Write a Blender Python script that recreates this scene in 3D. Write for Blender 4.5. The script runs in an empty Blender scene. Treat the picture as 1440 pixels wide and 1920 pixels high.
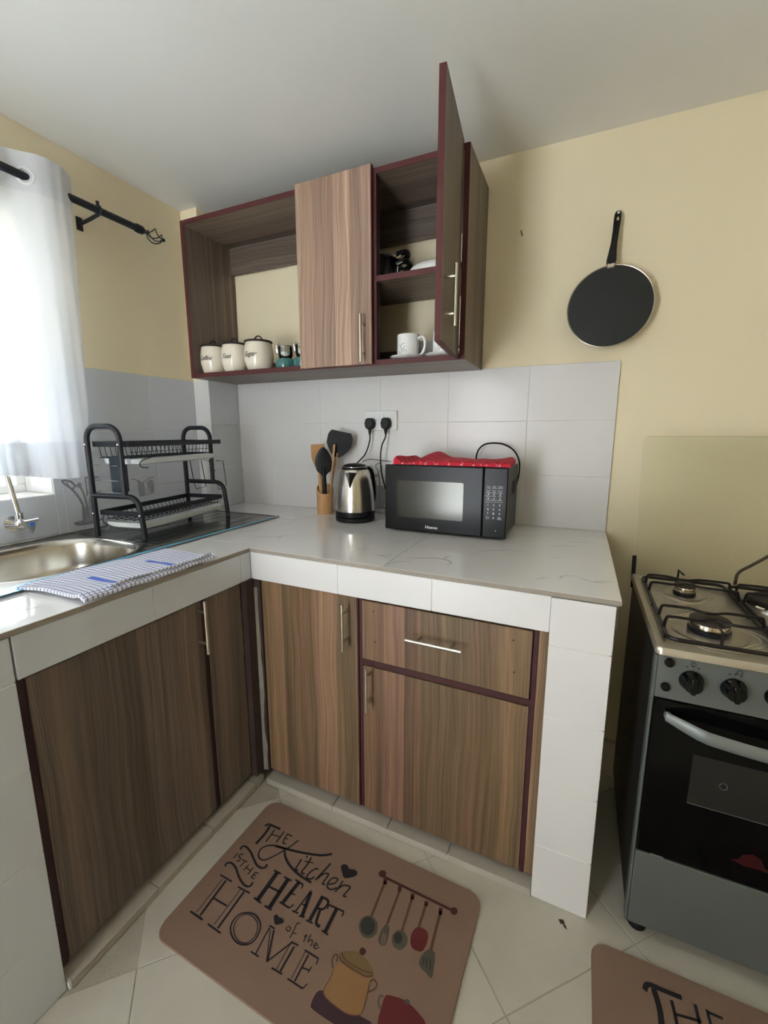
import bpy, bmesh, math, random
from mathutils import Vector, Matrix, noise
random.seed(7)
PI = math.pi
SC = bpy.context.scene
COL = SC.collection

# ---------------------------------------------------------------- camera
def setup_camera():
    cam = bpy.data.cameras.new('camera')
    ob = bpy.data.objects.new('camera', cam)
    COL.objects.link(ob)
    yaw, pitch, roll = -.4231, -.1796, -.0011
    fw = Vector((math.sin(yaw)*math.cos(pitch), math.cos(yaw)*math.cos(pitch), math.sin(pitch)))
    r = Vector((math.cos(yaw), -math.sin(yaw), 0))
    u = r.cross(fw)
    r2 = r*math.cos(roll)+u*math.sin(roll)
    u2 = -r*math.sin(roll)+u*math.cos(roll)
    m = Matrix((r2, u2, -fw)).transposed().to_4x4()
    m.translation = Vector((1.7827, -1.8546, 1.2565))
    ob.matrix_world = m
    cam.sensor_fit = 'HORIZONTAL'
    cam.sensor_width = 36
    cam.lens = 817.3/1440*36
    cam.clip_start = .02
    SC.camera = ob
setup_camera()

# ---------------------------------------------------------------- sky, daylight, exposure
SKY_STRENGTH = 6.7
w = bpy.data.worlds.new('sky'); SC.world = w; w.use_nodes = True
bg = w.node_tree.nodes['Background']
bg.inputs[0].default_value = (.88, .94, 1.0, 1)
bg.inputs[1].default_value = SKY_STRENGTH
SC.view_settings.view_transform = 'Standard'
SC.view_settings.look = 'None'
SC.view_settings.gamma = 1
SC.view_settings.use_curve_mapping = False
SC.view_settings.exposure = 0.48
def sun():
    l = bpy.data.lights.new('sun', 'SUN'); l.energy = 95; l.angle = math.radians(.6); l.color = (1, .98, .95)
    o = bpy.data.objects.new('sun', l); COL.objects.link(o)
    o.rotation_euler = Vector((-.50, -.38, -.80)).to_track_quat('-Z', 'Y').to_euler()
sun()
def portal(name, loc, rot, sx, sy):
    l = bpy.data.lights.new(name, 'AREA'); l.shape = 'RECTANGLE'; l.size = sx; l.size_y = sy
    l.cycles.is_portal = True
    o = bpy.data.objects.new(name, l); COL.objects.link(o)
    o.location = loc; o.rotation_euler = rot
portal('window_daylight', (-.215, -1.62, 1.50), (0, -PI/2, 0), .96, 1.5)   # left wall window
portal('doorway_daylight', (.78, -3.12, 1.05), (PI/2, 0, 0), .66, 2.1)   # unseen doorway behind, added for light on the cabinet fronts

# ---------------------------------------------------------------- materials
def mat(name, col, rough=.5, metal=0., spec=.5, bump=0, bscale=200, var=0, vscale=6, coat=0, trans=0, ior=1.45, alpha=1, aniso=0):
    if name in bpy.data.materials: return bpy.data.materials[name]
    m = bpy.data.materials.new(name); m.use_nodes = True
    nt = m.node_tree; b = nt.nodes['Principled BSDF']
    b.inputs['Base Color'].default_value = (*col, 1)
    b.inputs['Roughness'].default_value = rough
    b.inputs['Metallic'].default_value = metal
    b.inputs['Specular IOR Level'].default_value = spec
    b.inputs['Coat Weight'].default_value = coat
    b.inputs['Coat Roughness'].default_value = .05
    b.inputs['Transmission Weight'].default_value = trans
    b.inputs['IOR'].default_value = ior
    b.inputs['Alpha'].default_value = alpha
    tc = nt.nodes.new('ShaderNodeTexCoord')
    n = nt.nodes.new('ShaderNodeTexNoise'); n.inputs['Scale'].default_value = vscale; n.inputs['Detail'].default_value = 4
    nt.links.new(tc.outputs['Object'], n.inputs['Vector'])
    mx = nt.nodes.new('ShaderNodeMix'); mx.data_type = 'RGBA'
    mx.inputs[6].default_value = (*[c*(1-max(var, .02)) for c in col], 1)
    mx.inputs[7].default_value = (*[min(1, c*(1+max(var, .02))) for c in col], 1)
    nt.links.new(n.outputs['Fac'], mx.inputs[0]); nt.links.new(mx.outputs[2], b.inputs['Base Color'])
    if bump:
        n2 = nt.nodes.new('ShaderNodeTexNoise'); n2.inputs['Scale'].default_value = bscale; n2.inputs['Detail'].default_value = 3
        nt.links.new(tc.outputs['Object'], n2.inputs['Vector'])
        bp = nt.nodes.new('ShaderNodeBump'); bp.inputs['Strength'].default_value = bump; bp.inputs['Distance'].default_value = .002
        nt.links.new(n2.outputs['Fac'], bp.inputs['Height']); nt.links.new(bp.outputs['Normal'], b.inputs['Normal'])
    return m

def wood_mat(name, ramp, rough=.42, gain=1.):
    """laminate with printed plank stripes; UV u = across the grain, v = along it (metres)"""
    m = bpy.data.materials.new(name); m.use_nodes = True
    nt = m.node_tree; N = nt.nodes; Lk = nt.links; b = N['Principled BSDF']
    b.inputs['Roughness'].default_value = rough
    b.inputs['Specular IOR Level'].default_value = .35
    uv = N.new('ShaderNodeUVMap')
    sep = N.new('ShaderNodeSeparateXYZ'); Lk.new(uv.outputs[0], sep.inputs[0])
    def math_(op, a, c=None):
        n = N.new('ShaderNodeMath'); n.operation = op
        for i, q in enumerate((a, c)):
            if q is None: continue
            if isinstance(q, (int, float)): n.inputs[i].default_value = q
            else: Lk.new(q, n.inputs[i])
        return n.outputs[0]
    def comb(x, y):
        n = N.new('ShaderNodeCombineXYZ')
        for i, q in enumerate((x, y)):
            if isinstance(q, (int, float)): n.inputs[i].default_value = q
            else: Lk.new(q, n.inputs[i])
        return n.outputs[0]
    def nz(vec, scale, detail=2, rough=.5):
        n = N.new('ShaderNodeTexNoise'); n.inputs['Scale'].default_value = scale; n.inputs['Detail'].default_value = detail; n.inputs['Roughness'].default_value = rough
        Lk.new(vec, n.inputs['Vector']); return n.outputs['Fac']
    u, v = sep.outputs[0], sep.outputs[1]
    warp = math_('MULTIPLY', math_('SUBTRACT', nz(comb(math_('MULTIPLY', u, 3.), math_('MULTIPLY', v, 1.2)), 1.5), .5), .035)
    uw = math_('ADD', u, warp)
    # planks: voronoi 1D cells, sharp borders
    vo = N.new('ShaderNodeTexVoronoi'); vo.voronoi_dimensions = '1D'; vo.inputs['Scale'].default_value = 15
    Lk.new(math_('ADD', u, math_('MULTIPLY', warp, .12)), vo.inputs['W'])
    sc = N.new('ShaderNodeSeparateColor'); Lk.new(vo.outputs['Color'], sc.inputs[0])
    cell = sc.outputs[0]
    soft = nz(comb(math_('MULTIPLY', uw, 22.), math_('MULTIPLY', v, .35)), 1., 3)
    f = math_('ADD', math_('MULTIPLY', cell, .55), math_('MULTIPLY', soft, .45))
    cr = N.new('ShaderNodeValToRGB'); cr.color_ramp.elements[0].position = .12; cr.color_ramp.elements[1].position = .88
    pos = [.16, .34, .46, .58, .72, .86]
    cr.color_ramp.elements[0].color = (*[c*gain for c in ramp[0]], 1); cr.color_ramp.elements[1].color = (*[c*gain for c in ramp[-1]], 1)
    for i in range(1, len(ramp)-1):
        e = cr.color_ramp.elements.new(.12+.76*i/(len(ramp)-1)); e.color = (*[c*gain for c in ramp[i]], 1)
    Lk.new(f, cr.inputs[0])
    # fine pores
    pores = nz(comb(math_('MULTIPLY', uw, 320.), math_('MULTIPLY', v, 5.)), 1., 3, .65)
    # growth lines
    wl = nz(comb(math_('MULTIPLY', math_('ADD', uw, math_('MULTIPLY', warp, .8)), 110.), math_('MULTIPLY', v, 1.1)), 1., 2, .6)
    def clamp01(x, lo, g_):
        n = N.new('ShaderNodeMath'); n.operation = 'MULTIPLY'; n.use_clamp = True
        Lk.new(math_('SUBTRACT', x, lo), n.inputs[0]); n.inputs[1].default_value = g_; return n.outputs[0]
    w2 = math_('MULTIPLY', math_('SUBTRACT', nz(comb(math_('MULTIPLY', u, 5.), math_('MULTIPLY', v, 1.5)), 1., 1.5), .5), .075)
    wv = N.new('ShaderNodeTexWave'); wv.bands_direction = 'X'; wv.inputs['Scale'].default_value = 1.; wv.inputs['Distortion'].default_value = .6; wv.inputs['Detail'].default_value = 1.
    Lk.new(comb(math_('MULTIPLY', math_('ADD', u, w2), 52.), math_('MULTIPLY', v, 1.)), wv.inputs['Vector'])
    fig = math_('MULTIPLY', math_('POWER', wv.outputs['Fac'], 1.6), clamp01(sc.outputs[1], .30, 1.6))
    k = math_('ADD', .52, math_('ADD', math_('ADD', math_('MULTIPLY', clamp01(pores, .36, 3.6), .18), math_('MULTIPLY', clamp01(wl, .34, 3.2), .38)), math_('MULTIPLY', fig, .26)))
    mul = N.new('ShaderNodeVectorMath'); mul.operation = 'SCALE'
    Lk.new(cr.outputs[0], mul.inputs[0]); Lk.new(k, mul.inputs[3]); Lk.new(mul.outputs[0], b.inputs['Base Color'])
    bp = N.new('ShaderNodeBump'); bp.inputs['Strength'].default_value = .15; bp.inputs['Distance'].default_value = .001
    Lk.new(pores, bp.inputs['Height']); Lk.new(bp.outputs[0], b.inputs['Normal'])
    return m

def srgb(r, g, b):
    f = lambda c: (c/255/12.92) if c <= 10 else ((c/255+.055)/1.055)**2.4
    return (f(r), f(g), f(b))

WOOD = wood_mat('walnut_laminate', [srgb(88, 66, 52), srgb(138, 106, 80), srgb(112, 92, 66), srgb(160, 126, 94), srgb(134, 100, 82), srgb(182, 148, 116)])
WOOD_IN = WOOD
EDGE = mat('maroon_edging', srgb(80, 34, 34), .6, var=.15, vscale=30, bump=.2, bscale=60)
PAINT = mat('cream_wall_paint', srgb(237, 223, 191), .75, bump=.12, bscale=120, var=.03, vscale=2.)
CEIL = mat('white_ceiling_paint', srgb(240, 239, 234), .85, bump=.12, bscale=70, var=.02)
TILE = mat('white_glazed_tile', srgb(224, 221, 219), .3, bump=.03, bscale=9, var=.012, vscale=2, coat=.12)
TILE_SHADE = mat('pale_glazed_wall_tile', srgb(206, 209, 214), .13, bump=.04, bscale=9, var=.02, vscale=3, coat=.3)  # cooler, darker copy of the white tile: shade painted on right-facing faces
GROUT = mat('white_grout', srgb(228, 225, 218), .9, bump=.6, bscale=300, var=.12, vscale=14)
TOP = mat('marble_porcelain', srgb(230, 228, 226), .07, var=.03, vscale=4, coat=.4, bump=.015, bscale=5)
TEDGE = mat('tile_body_edge', srgb(150, 140, 128), .7, bump=.5, bscale=200, var=.1, vscale=30)
VEIN = mat('grey_marble_vein', srgb(138, 135, 133), .25)
PRINT = mat('grey_tile_print', srgb(146, 145, 150), .2)
PRINT2 = mat('pale_grey_tile_print', srgb(164, 164, 168), .2)
STEEL = mat('brushed_steel', srgb(200, 194, 186), .24, 1, bump=.08, bscale=500)
SINKST = mat('sink_steel', srgb(186, 182, 174), .22, 1, bump=.06, bscale=300)
CHROME = mat('chrome', srgb(230, 230, 232), .06, 1)
NICKEL = mat('satin_nickel', srgb(214, 208, 194), .28, 1)
BLACKM = mat('black_powder_coat', srgb(24, 27, 33), .42, bump=.05, bscale=600)
BLACKP = mat('black_plastic', srgb(15, 15, 16), .45, spec=.35)
BLACKG = mat('black_gloss', srgb(10, 11, 12), .06, spec=.5)
RUBBER = mat('black_rubber', srgb(16, 16, 16), .7)
WHITEP = mat('white_plastic', srgb(232, 232, 230), .3)
TRAY = mat('translucent_white_plastic', srgb(226, 230, 230), .3)
NAVY = mat('navy_plastic', srgb(20, 34, 44), .5)
CERAM = mat('white_ceramic', srgb(240, 238, 233), .12, coat=.4)
CREAMC = mat('cream_ceramic', srgb(232, 222, 203), .15, coat=.4)
DKLID = mat('dark_brown_lid', srgb(40, 30, 30), .4)
INK = mat('black_print', srgb(24, 22, 24), .6)
BAMBOO = mat('bamboo', srgb(196, 150, 102), .5, bump=.2, bscale=80, var=.08, vscale=40)
PLASTER = mat('rough_grey_plaster', srgb(140, 134, 124), .9, bump=.8, bscale=60, var=.35, vscale=25)
DARKIN = mat('dark_recess_board', srgb(62, 48, 44), .8, var=.3, vscale=12)
FLOORT = mat('beige_floor_tile', srgb(192, 186, 171), .38, bump=.1, bscale=12, var=.15, vscale=7)
FGROUT = mat('floor_grout', srgb(170, 163, 147), .9, bump=.5, bscale=200, var=.15, vscale=20)
MATF = mat('tan_rubber_mat', srgb(136, 110, 92), .85, bump=.5, bscale=900, var=.05, vscale=8)
BROWNM = mat('dark_maroon_edge', srgb(52, 26, 30), .6, var=.2, vscale=40)

WOOD_SHADE = wood_mat('greyish_walnut_laminate', [srgb(84, 72, 64), srgb(118, 103, 92), srgb(100, 88, 78), srgb(136, 118, 102), srgb(112, 98, 88), srgb(150, 130, 112)])  # walnut's shaded copy: shade on left doors and wall cabinet put into colour
MWBLK = mat('satin_black_front', srgb(20, 20, 19), .28, spec=.22)
OVBLK = mat('black_oven_glass', srgb(7, 8, 8), .1, spec=.22)
def glass_mat(name, col, alpha, rough=.02):
    m = bpy.data.materials.new(name); m.use_nodes = True; nt = m.node_tree
    for n in list(nt.nodes): nt.nodes.remove(n)
    out = nt.nodes.new('ShaderNodeOutputMaterial'); tr = nt.nodes.new('ShaderNodeBsdfTransparent'); tr.inputs[0].default_value = (*col, 1)
    gl = nt.nodes.new('ShaderNodeBsdfGlossy'); gl.inputs['Roughness'].default_value = rough
    fr = nt.nodes.new('ShaderNodeFresnel'); fr.inputs[0].default_value = 1.5
    mx = nt.nodes.new('ShaderNodeMixShader'); nt.links.new(fr.outputs[0], mx.inputs[0]); nt.links.new(tr.outputs[0], mx.inputs[1]); nt.links.new(gl.outputs[0], mx.inputs[2])
    nt.links.new(mx.outputs[0], out.inputs[0]); return m
GLASS = glass_mat('clear_window_glass', (.97, .99, .98), .1)
LIDGLASS = glass_mat('greenish_lid_glass', (.975, .978, .945), .1)
TEAL = mat('teal_glass', srgb(78, 150, 148), .08, trans=.55, coat=.5)
CLEAR = glass_mat('clear_jar_glass', (.93, .95, .95), .1)

def curtain_mat(name, dense):
    m = bpy.data.materials.new(name); m.use_nodes = True; nt = m.node_tree; N = nt.nodes; Lk = nt.links
    for n in list(N): N.remove(n)
    out = N.new('ShaderNodeOutputMaterial')
    df = N.new('ShaderNodeBsdfDiffuse'); df.inputs[0].default_value = (.86, .87, .90, 1)
    tl = N.new('ShaderNodeBsdfTranslucent'); tl.inputs[0].default_value = (.86, .88, .92, 1)
    tr = N.new('ShaderNodeBsdfTransparent'); tr.inputs[0].default_value = (1, 1, 1, 1)
    a = N.new('ShaderNodeMixShader'); a.inputs[0].default_value = .30; Lk.new(df.outputs[0], a.inputs[1]); Lk.new(tl.outputs[0], a.inputs[2])
    b = N.new('ShaderNodeMixShader')
    tc = N.new('ShaderNodeTexCoord'); n = N.new('ShaderNodeTexNoise'); n.inputs['Scale'].default_value = 900; Lk.new(tc.outputs['Object'], n.inputs['Vector'])
    mr = N.new('ShaderNodeMapRange'); mr.inputs[1].default_value = .3; mr.inputs[2].default_value = .7; mr.inputs[3].default_value = dense-.06; mr.inputs[4].default_value = dense+.06
    Lk.new(n.outputs['Fac'], mr.inputs[0]); Lk.new(mr.outputs[0], b.inputs[0])
    Lk.new(tr.outputs[0], b.inputs[1]); Lk.new(a.outputs[0], b.inputs[2]); Lk.new(b.outputs[0], out.inputs[0]); return m
SHEER = curtain_mat('sheer_white_voile', .86)
SHEER2 = curtain_mat('doubled_white_voile', .80)

def check_mat():
    m = bpy.data.materials.new('blue_check_cotton'); m.use_nodes = True; nt = m.node_tree; N = nt.nodes; Lk = nt.links; b = N['Principled BSDF']
    b.inputs['Roughness'].default_value = .9
    uv = N.new('ShaderNodeUVMap'); sep = N.new('ShaderNodeSeparateXYZ'); Lk.new(uv.outputs[0], sep.inputs[0])
    def line(src, period, width, off=0):
        a = N.new('ShaderNodeMath'); a.operation = 'ADD'; Lk.new(src, a.inputs[0]); a.inputs[1].default_value = off+10*period
        d = N.new('ShaderNodeMath'); d.operation = 'MODULO'; Lk.new(a.outputs[0], d.inputs[0]); d.inputs[1].default_value = period
        l = N.new('ShaderNodeMath'); l.operation = 'LESS_THAN'; Lk.new(d.outputs[0], l.inputs[0]); l.inputs[1].default_value = width; return l.outputs[0]
    def mx(f, a, c):
        x = N.new('ShaderNodeMix'); x.data_type = 'RGBA'; Lk.new(f, x.inputs[0])
        for i, q in ((6, a), (7, c)):
            if isinstance(q, tuple): x.inputs[i].default_value = (*q, 1)
            else: Lk.new(q, x.inputs[i])
        return x.outputs[2]
    def mul(a, c):
        x = N.new('ShaderNodeMath'); x.operation = 'MULTIPLY'; Lk.new(a, x.inputs[0]); Lk.new(c, x.inputs[1]); return x.outputs[0]
    u, v = sep.outputs[0], sep.outputs[1]
    c = mx(line(u, .0115, .0030), srgb(236, 236, 240), srgb(136, 142, 182))
    c = mx(line(v, .0115, .0030), c, srgb(122, 130, 176))
    bar = mul(line(v, .16, .014, .06), line(u, .5, .12, .46))
    c = mx(bar, c, srgb(70, 98, 196))
    Lk.new(c, b.inputs['Base Color']); return m
CHECK = check_mat()
def red_mat():
    m = bpy.data.materials.new('red_cotton'); m.use_nodes = True; nt = m.node_tree; N = nt.nodes; Lk = nt.links; b = N['Principled BSDF']
    b.inputs['Roughness'].default_value = .9
    uv = N.new('ShaderNodeUVMap'); mp = N.new('ShaderNodeMapping'); mp.inputs['Rotation'].default_value = (0, 0, .7); Lk.new(uv.outputs[0], mp.inputs[0])
    br = N.new('ShaderNodeTexBrick'); br.inputs['Scale'].default_value = 1; br.inputs['Brick Width'].default_value = .05; br.inputs['Row Height'].default_value = .035
    br.inputs['Mortar Size'].default_value = .0016; br.offset = 0
    br.inputs['Color1'].default_value = (*srgb(178, 26, 44), 1); br.inputs['Color2'].default_value = (*srgb(190, 30, 50), 1); br.inputs['Mortar'].default_value = (*srgb(206, 92, 104), 1)
    Lk.new(mp.outputs[0], br.inputs['Vector']); Lk.new(br.outputs[0], b.inputs['Base Color']); return m
REDC = red_mat()

# ---------------------------------------------------------------- geometry kit
def catmull(pts, n=6, closed=False):
    P = [Vector(p) for p in pts]
    if len(P) < 3: return P
    out = []; m = len(P); rng = m if closed else m-1
    for i in range(rng):
        if closed: a, b, c, d = P[(i-1) % m], P[i], P[(i+1) % m], P[(i+2) % m]
        else: a, b, c, d = P[max(i-1, 0)], P[i], P[i+1], P[min(i+2, m-1)]
        for k in range(n):
            t = k/n
            out.append(.5*((2*b)+(c-a)*t+(2*a-5*b+4*c-d)*t*t+(3*b-a-3*c+d)*t**3))
    if not closed: out.append(P[-1])
    return out

class G:
    def __init__(s, grain='z', seed=0.):
        s.bm = bmesh.new(); s.uv = s.bm.loops.layers.uv.new('UVMap'); s.grain = grain; s.custom = set(); s.seed = seed
    def quad(s, vs, smooth=False, uvs=None, m=0):
        try: f = s.bm.faces.new(vs)
        except ValueError: return None
        f.smooth = smooth; f.material_index = m
        if uvs:
            for l, q in zip(f.loops, uvs): l[s.uv].uv = q
            s.custom.add(f)
        return f
    def box(s, x0, x1, y0, y1, z0, z1, bev=0., m=0, seg=1):
        v = [s.bm.verts.new((x, y, z)) for z in (z0, z1) for y in (y0, y1) for x in (x0, x1)]
        fs = [s.quad([v[i] for i in q], m=m) for q in ((0, 2, 3, 1), (4, 5, 7, 6), (0, 1, 5, 4), (2, 6, 7, 3), (0, 4, 6, 2), (1, 3, 7, 5))]
        if bev:
            es = {e for f in fs for e in f.edges}
            bmesh.ops.bevel(s.bm, geom=list(es), offset=bev, segments=seg, affect='EDGES', profile=.5)
        return s
    def prism(s, poly, z0, z1, m=0, smooth=False, bev=0):
        a = [s.bm.verts.new((p[0], p[1], z0)) for p in poly]; b = [s.bm.verts.new((p[0], p[1], z1)) for p in poly]
        n = len(poly); area = sum(poly[i][0]*poly[(i+1) % n][1]-poly[(i+1) % n][0]*poly[i][1] for i in range(n))
        fs = []
        if area < 0: a.reverse(); b.reverse()
        fs.append(s.quad(list(reversed(a)), m=m)); fs.append(s.quad(b, m=m))
        for i in range(n): fs.append(s.quad([a[i], a[(i+1) % n], b[(i+1) % n], b[i]], smooth, m=m))
        if bev:
            es = set(fs[1].edges)
            bmesh.ops.bevel(s.bm, geom=list(es), offset=bev, segments=1, affect='EDGES')
        return s
    def loft(s, loops, cap0=True, cap1=True, closed=True, smooth=True, m=0):
        L = [[s.bm.verts.new(p) for p in l] for l in loops]
        n = len(L[0])
        for a, b in zip(L, L[1:]):
            for i in range(n if closed else n-1):
                s.quad([a[i], a[(i+1) % n], b[(i+1) % n], b[i]], smooth, m=m)
        if cap0: s.quad(list(reversed(L[0])), False, m=m)
        if cap1: s.quad(L[-1], False, m=m)
        return s
    def lathe(s, prof, c=(0, 0, 0), seg=32, sx=1., sy=1., m=0, a0=0.):
        """prof: (r,z) bottom to top outside; may come back down inside"""
        loops = []
        for r, z in prof:
            r = max(r, .0002)
            loops.append([(c[0]+sx*r*math.cos(a0+2*PI*i/seg), c[1]+sy*r*math.sin(a0+2*PI*i/seg), c[2]+z) for i in range(seg)])
        return s.loft(loops, m=m)
    def tube(s, pts, r, seg=8, closed=False, m=0, flat=1., cap=True):
        P = [Vector(p) for p in pts]; n = len(P)
        rr = r if isinstance(r, (list, tuple)) else [r]*n
        T = []
        for i in range(n):
            if closed: t = P[(i+1) % n]-P[i-1]
            else: t = P[min(i+1, n-1)]-P[max(i-1, 0)]
            T.append(t.normalized() if t.length > 1e-9 else Vector((0, 0, 1)))
        up = Vector((0, 0, 1)) if abs(T[0].z) < .9 else Vector((1, 0, 0))
        nrm = (up-T[0]*up.dot(T[0])).normalized()
        loops = []
        for i in range(n):
            nrm = nrm-T[i]*nrm.dot(T[i])
            nrm = nrm.normalized() if nrm.length > 1e-6 else T[i].orthogonal().normalized()
            bn = T[i].cross(nrm)
            loops.append([P[i]+rr[i]*(math.cos(2*PI*k/seg)*nrm*flat+math.sin(2*PI*k/seg)*bn) for k in range(seg)])
        if closed:
            L = [[s.bm.verts.new(p) for p in l] for l in loops]
            for a in range(n):
                A, B = L[a], L[(a+1) % n]
                for i in range(seg): s.quad([A[i], A[(i+1) % seg], B[(i+1) % seg], B[i]], True, m=m)
            return s
        return s.loft(loops, cap, cap, m=m)
    def cyl(s, p0, p1, r0, r1=None, seg=16, m=0):
        return s.tube([p0, p1], [r0, r0 if r1 is None else r1], seg, m=m)
    def ball(s, c, r, seg=14, m=0, sz=1.):
        prof = [(r*math.sin(PI*i/8), -r*sz*math.cos(PI*i/8)) for i in range(9)]
        return s.lathe(prof, c, seg, m=m)
    def grid(s, fn, nu, nv, smooth=True, m=0, uv=None):
        V = [[s.bm.verts.new(fn(i/nu, j/nv)) for j in range(nv+1)] for i in range(nu+1)]
        for i in range(nu):
            for j in range(nv):
                q = [(i, j), (i+1, j), (i+1, j+1), (i, j+1)]
                s.quad([V[a][b] for a, b in q], smooth, [uv(a/nu, b/nv) for a, b in q] if uv else None, m)
        return V
    def pillow(s, fn, nu, nv, th, uv=None, m=0):
        """closed cloth slab: fn(u,v) -> top point; underside th below with pinched rim"""
        V = s.grid(fn, nu, nv, m=m, uv=uv)
        W = s.grid(lambda a, b: Vector(fn(a, b))-Vector((0, 0, th)), nu, nv, m=m, uv=uv)
        ring = [(i, 0) for i in range(nu)]+[(nu, j) for j in range(nv)]+[(i, nv) for i in range(nu, 0, -1)]+[(0, j) for j in range(nv, 0, -1)]
        for k in range(len(ring)):
            a, b = ring[k], ring[(k+1) % len(ring)]
            uvs = [uv(q[0]/nu, q[1]/nv) for q in (a, b, b, a)] if uv else None
            s.quad([V[a[0]][a[1]], V[b[0]][b[1]], W[b[0]][b[1]], W[a[0]][a[1]]], True, uvs, m)
        return s
    def stroke(s, pts, wd, z=0., th=.0003, smooth=True, m=0, taper=False):
        """flat ribbon in the local xy plane"""
        P = [Vector((p[0], p[1], 0)) for p in pts]
        if smooth and len(P) > 2: P = catmull(P, 4)
        L, R = [], []
        n = len(P)
        for i, p in enumerate(P):
            t = P[min(i+1, n-1)]-P[max(i-1, 0)]
            if t.length < 1e-9: t = Vector((1, 0, 0))
            t.normalize(); q = Vector((-t.y, t.x, 0))*wd*.5*((.45+.55*math.sin(PI*(i+.5)/n)) if taper else 1)
            L.append(s.bm.verts.new((p.x+q.x, p.y+q.y, z+th))); R.append(s.bm.verts.new((p.x-q.x, p.y-q.y, z+th)))
        for i in range(n-1): s.quad([R[i], R[i+1], L[i+1], L[i]], m=m)
        return s
    def fill(s, pts, z, smooth=False, m=0):
        P = [Vector((p[0], p[1], 0)) for p in pts]
        if smooth: P = catmull(P, 3, True)
        f = s.quad([s.bm.verts.new((p.x, p.y, z)) for p in P], m=m)
        if f:
            f.normal_update()
            if f.normal.z < 0: f.normal_flip()
        return s
    def xf(s, M): s.bm.transform(M); return s
    def mesh(s, name, mats, off=Vector((0, 0, 0)), recalc=True):
        if recalc: bmesh.ops.recalc_face_normals(s.bm, faces=s.bm.faces[:])
        g = 'xyz'.index(s.grain)
        for f in s.bm.faces:
            if f in s.custom: continue
            n = f.normal; a = max(range(3), key=lambda i: abs(n[i]))
            o = [i for i in range(3) if i != a]
            if g in o: vi = g; ui = o[0] if o[1] == g else o[1]
            else: ui, vi = o
            for l in f.loops: l[s.uv].uv = (l.vert.co[ui]+s.seed, l.vert.co[vi]+s.seed*.7)
        if off.length: bmesh.ops.translate(s.bm, verts=s.bm.verts[:], vec=-off)
        me = bpy.data.meshes.new(name); s.bm.to_mesh(me); s.bm.free()
        for m in (mats if isinstance(mats, (list, tuple)) else [mats]): me.materials.append(m)
        if any(p.use_smooth for p in me.polygons):
            me.set_sharp_from_angle(angle=math.radians(40))
        return me

def wloc(o):
    p = Vector(o.location)
    while o.parent: o = o.parent; p += Vector(o.location)
    return p
def thing(name, label, cat, loc=(0, 0, 0), rz=0., group=None):
    o = bpy.data.objects.new(name, None); COL.objects.link(o); o.empty_display_size = .05
    o.location = loc; o.rotation_euler = (0, 0, rz); o['label'] = label; o['category'] = cat
    if group: o['group'] = group
    return o
def part(name, g, m, parent, label=None, world=False, kind=None):
    """g in the root's own frame (world=True: g in world axes, only shifted)"""
    me = g.mesh(name, m, wloc(parent) if world else Vector((0, 0, 0)))
    o = bpy.data.objects.new(name, me); COL.objects.link(o); o.parent = parent
    if label: o['label'] = label
    if kind: o['kind'] = kind
    return o
def solo(name, g, m, label, cat, loc=(0, 0, 0), rz=0., group=None, world=False):
    me = g.mesh(name, m, Vector(loc) if world else Vector((0, 0, 0)))
    o = bpy.data.objects.new(name, me); COL.objects.link(o); o.location = loc; o.rotation_euler = (0, 0, rz)
    o['label'] = label; o['category'] = cat
    if group: o['group'] = group
    return o
def struct(name, g, m, label=None):
    me = g.mesh(name, m); o = bpy.data.objects.new(name, me); COL.objects.link(o); o['kind'] = 'structure'
    if label: o['label'] = label
    return o
def dup(root, loc, rz=None, label=None, group=None):
    r = root.copy(); COL.objects.link(r); r.location = loc
    if rz is not None: r.rotation_euler = (0, 0, rz)
    if label: r['label'] = label
    if group: r['group'] = group
    for ch in list(root.children):
        c = ch.copy(); COL.objects.link(c); c.parent = r
        for gch in ch.children:
            d = gch.copy(); COL.objects.link(d); d.parent = c
    return r
def instance(name, me, parent, mw, label=None):
    """a piece sharing mesh data, placed by matrix in the parent's frame"""
    o = bpy.data.objects.new(name, me); COL.objects.link(o); o.parent = parent; o.matrix_local = mw
    if label: o['label'] = label
    return o
def text_mesh(s, size, mat_, shear=0., name='lettering', bend=None, space=1., bold=0.):
    cu = bpy.data.curves.new(name, 'FONT'); cu.body = s; cu.size = size; cu.shear = shear; cu.align_x = 'CENTER'; cu.align_y = 'CENTER'
    cu.extrude = .00025; cu.resolution_u = 3; cu.space_character = space; cu.offset = bold
    o = bpy.data.objects.new(name, cu); COL.objects.link(o)
    dg = bpy.context.evaluated_depsgraph_get(); dg.update()
    me = bpy.data.meshes.new_from_object(o.evaluated_get(dg))
    bpy.data.objects.remove(o); me.name = name
    me.materials.clear(); me.materials.append(mat_)
    if bend:
        for v in me.vertices: v.co = bend(v.co)
    return me
_tm = {}
def tile_mesh(w, h, t, m, bev=.0009):
    k = (round(w, 4), round(h, 4), t, m.name)
    if k not in _tm:
        g = G(); g.box(0, w, 0, h, 0, t, bev); _tm[k] = g.mesh('tile', m)
    return _tm[k]
def frame(ex, ey, o):
    ex = Vector(ex).normalized(); ey = Vector(ey).normalized(); ez = ex.cross(ey)
    m = Matrix((ex, ey, ez)).transposed().to_4x4(); m.translation = Vector(o); return m
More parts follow.
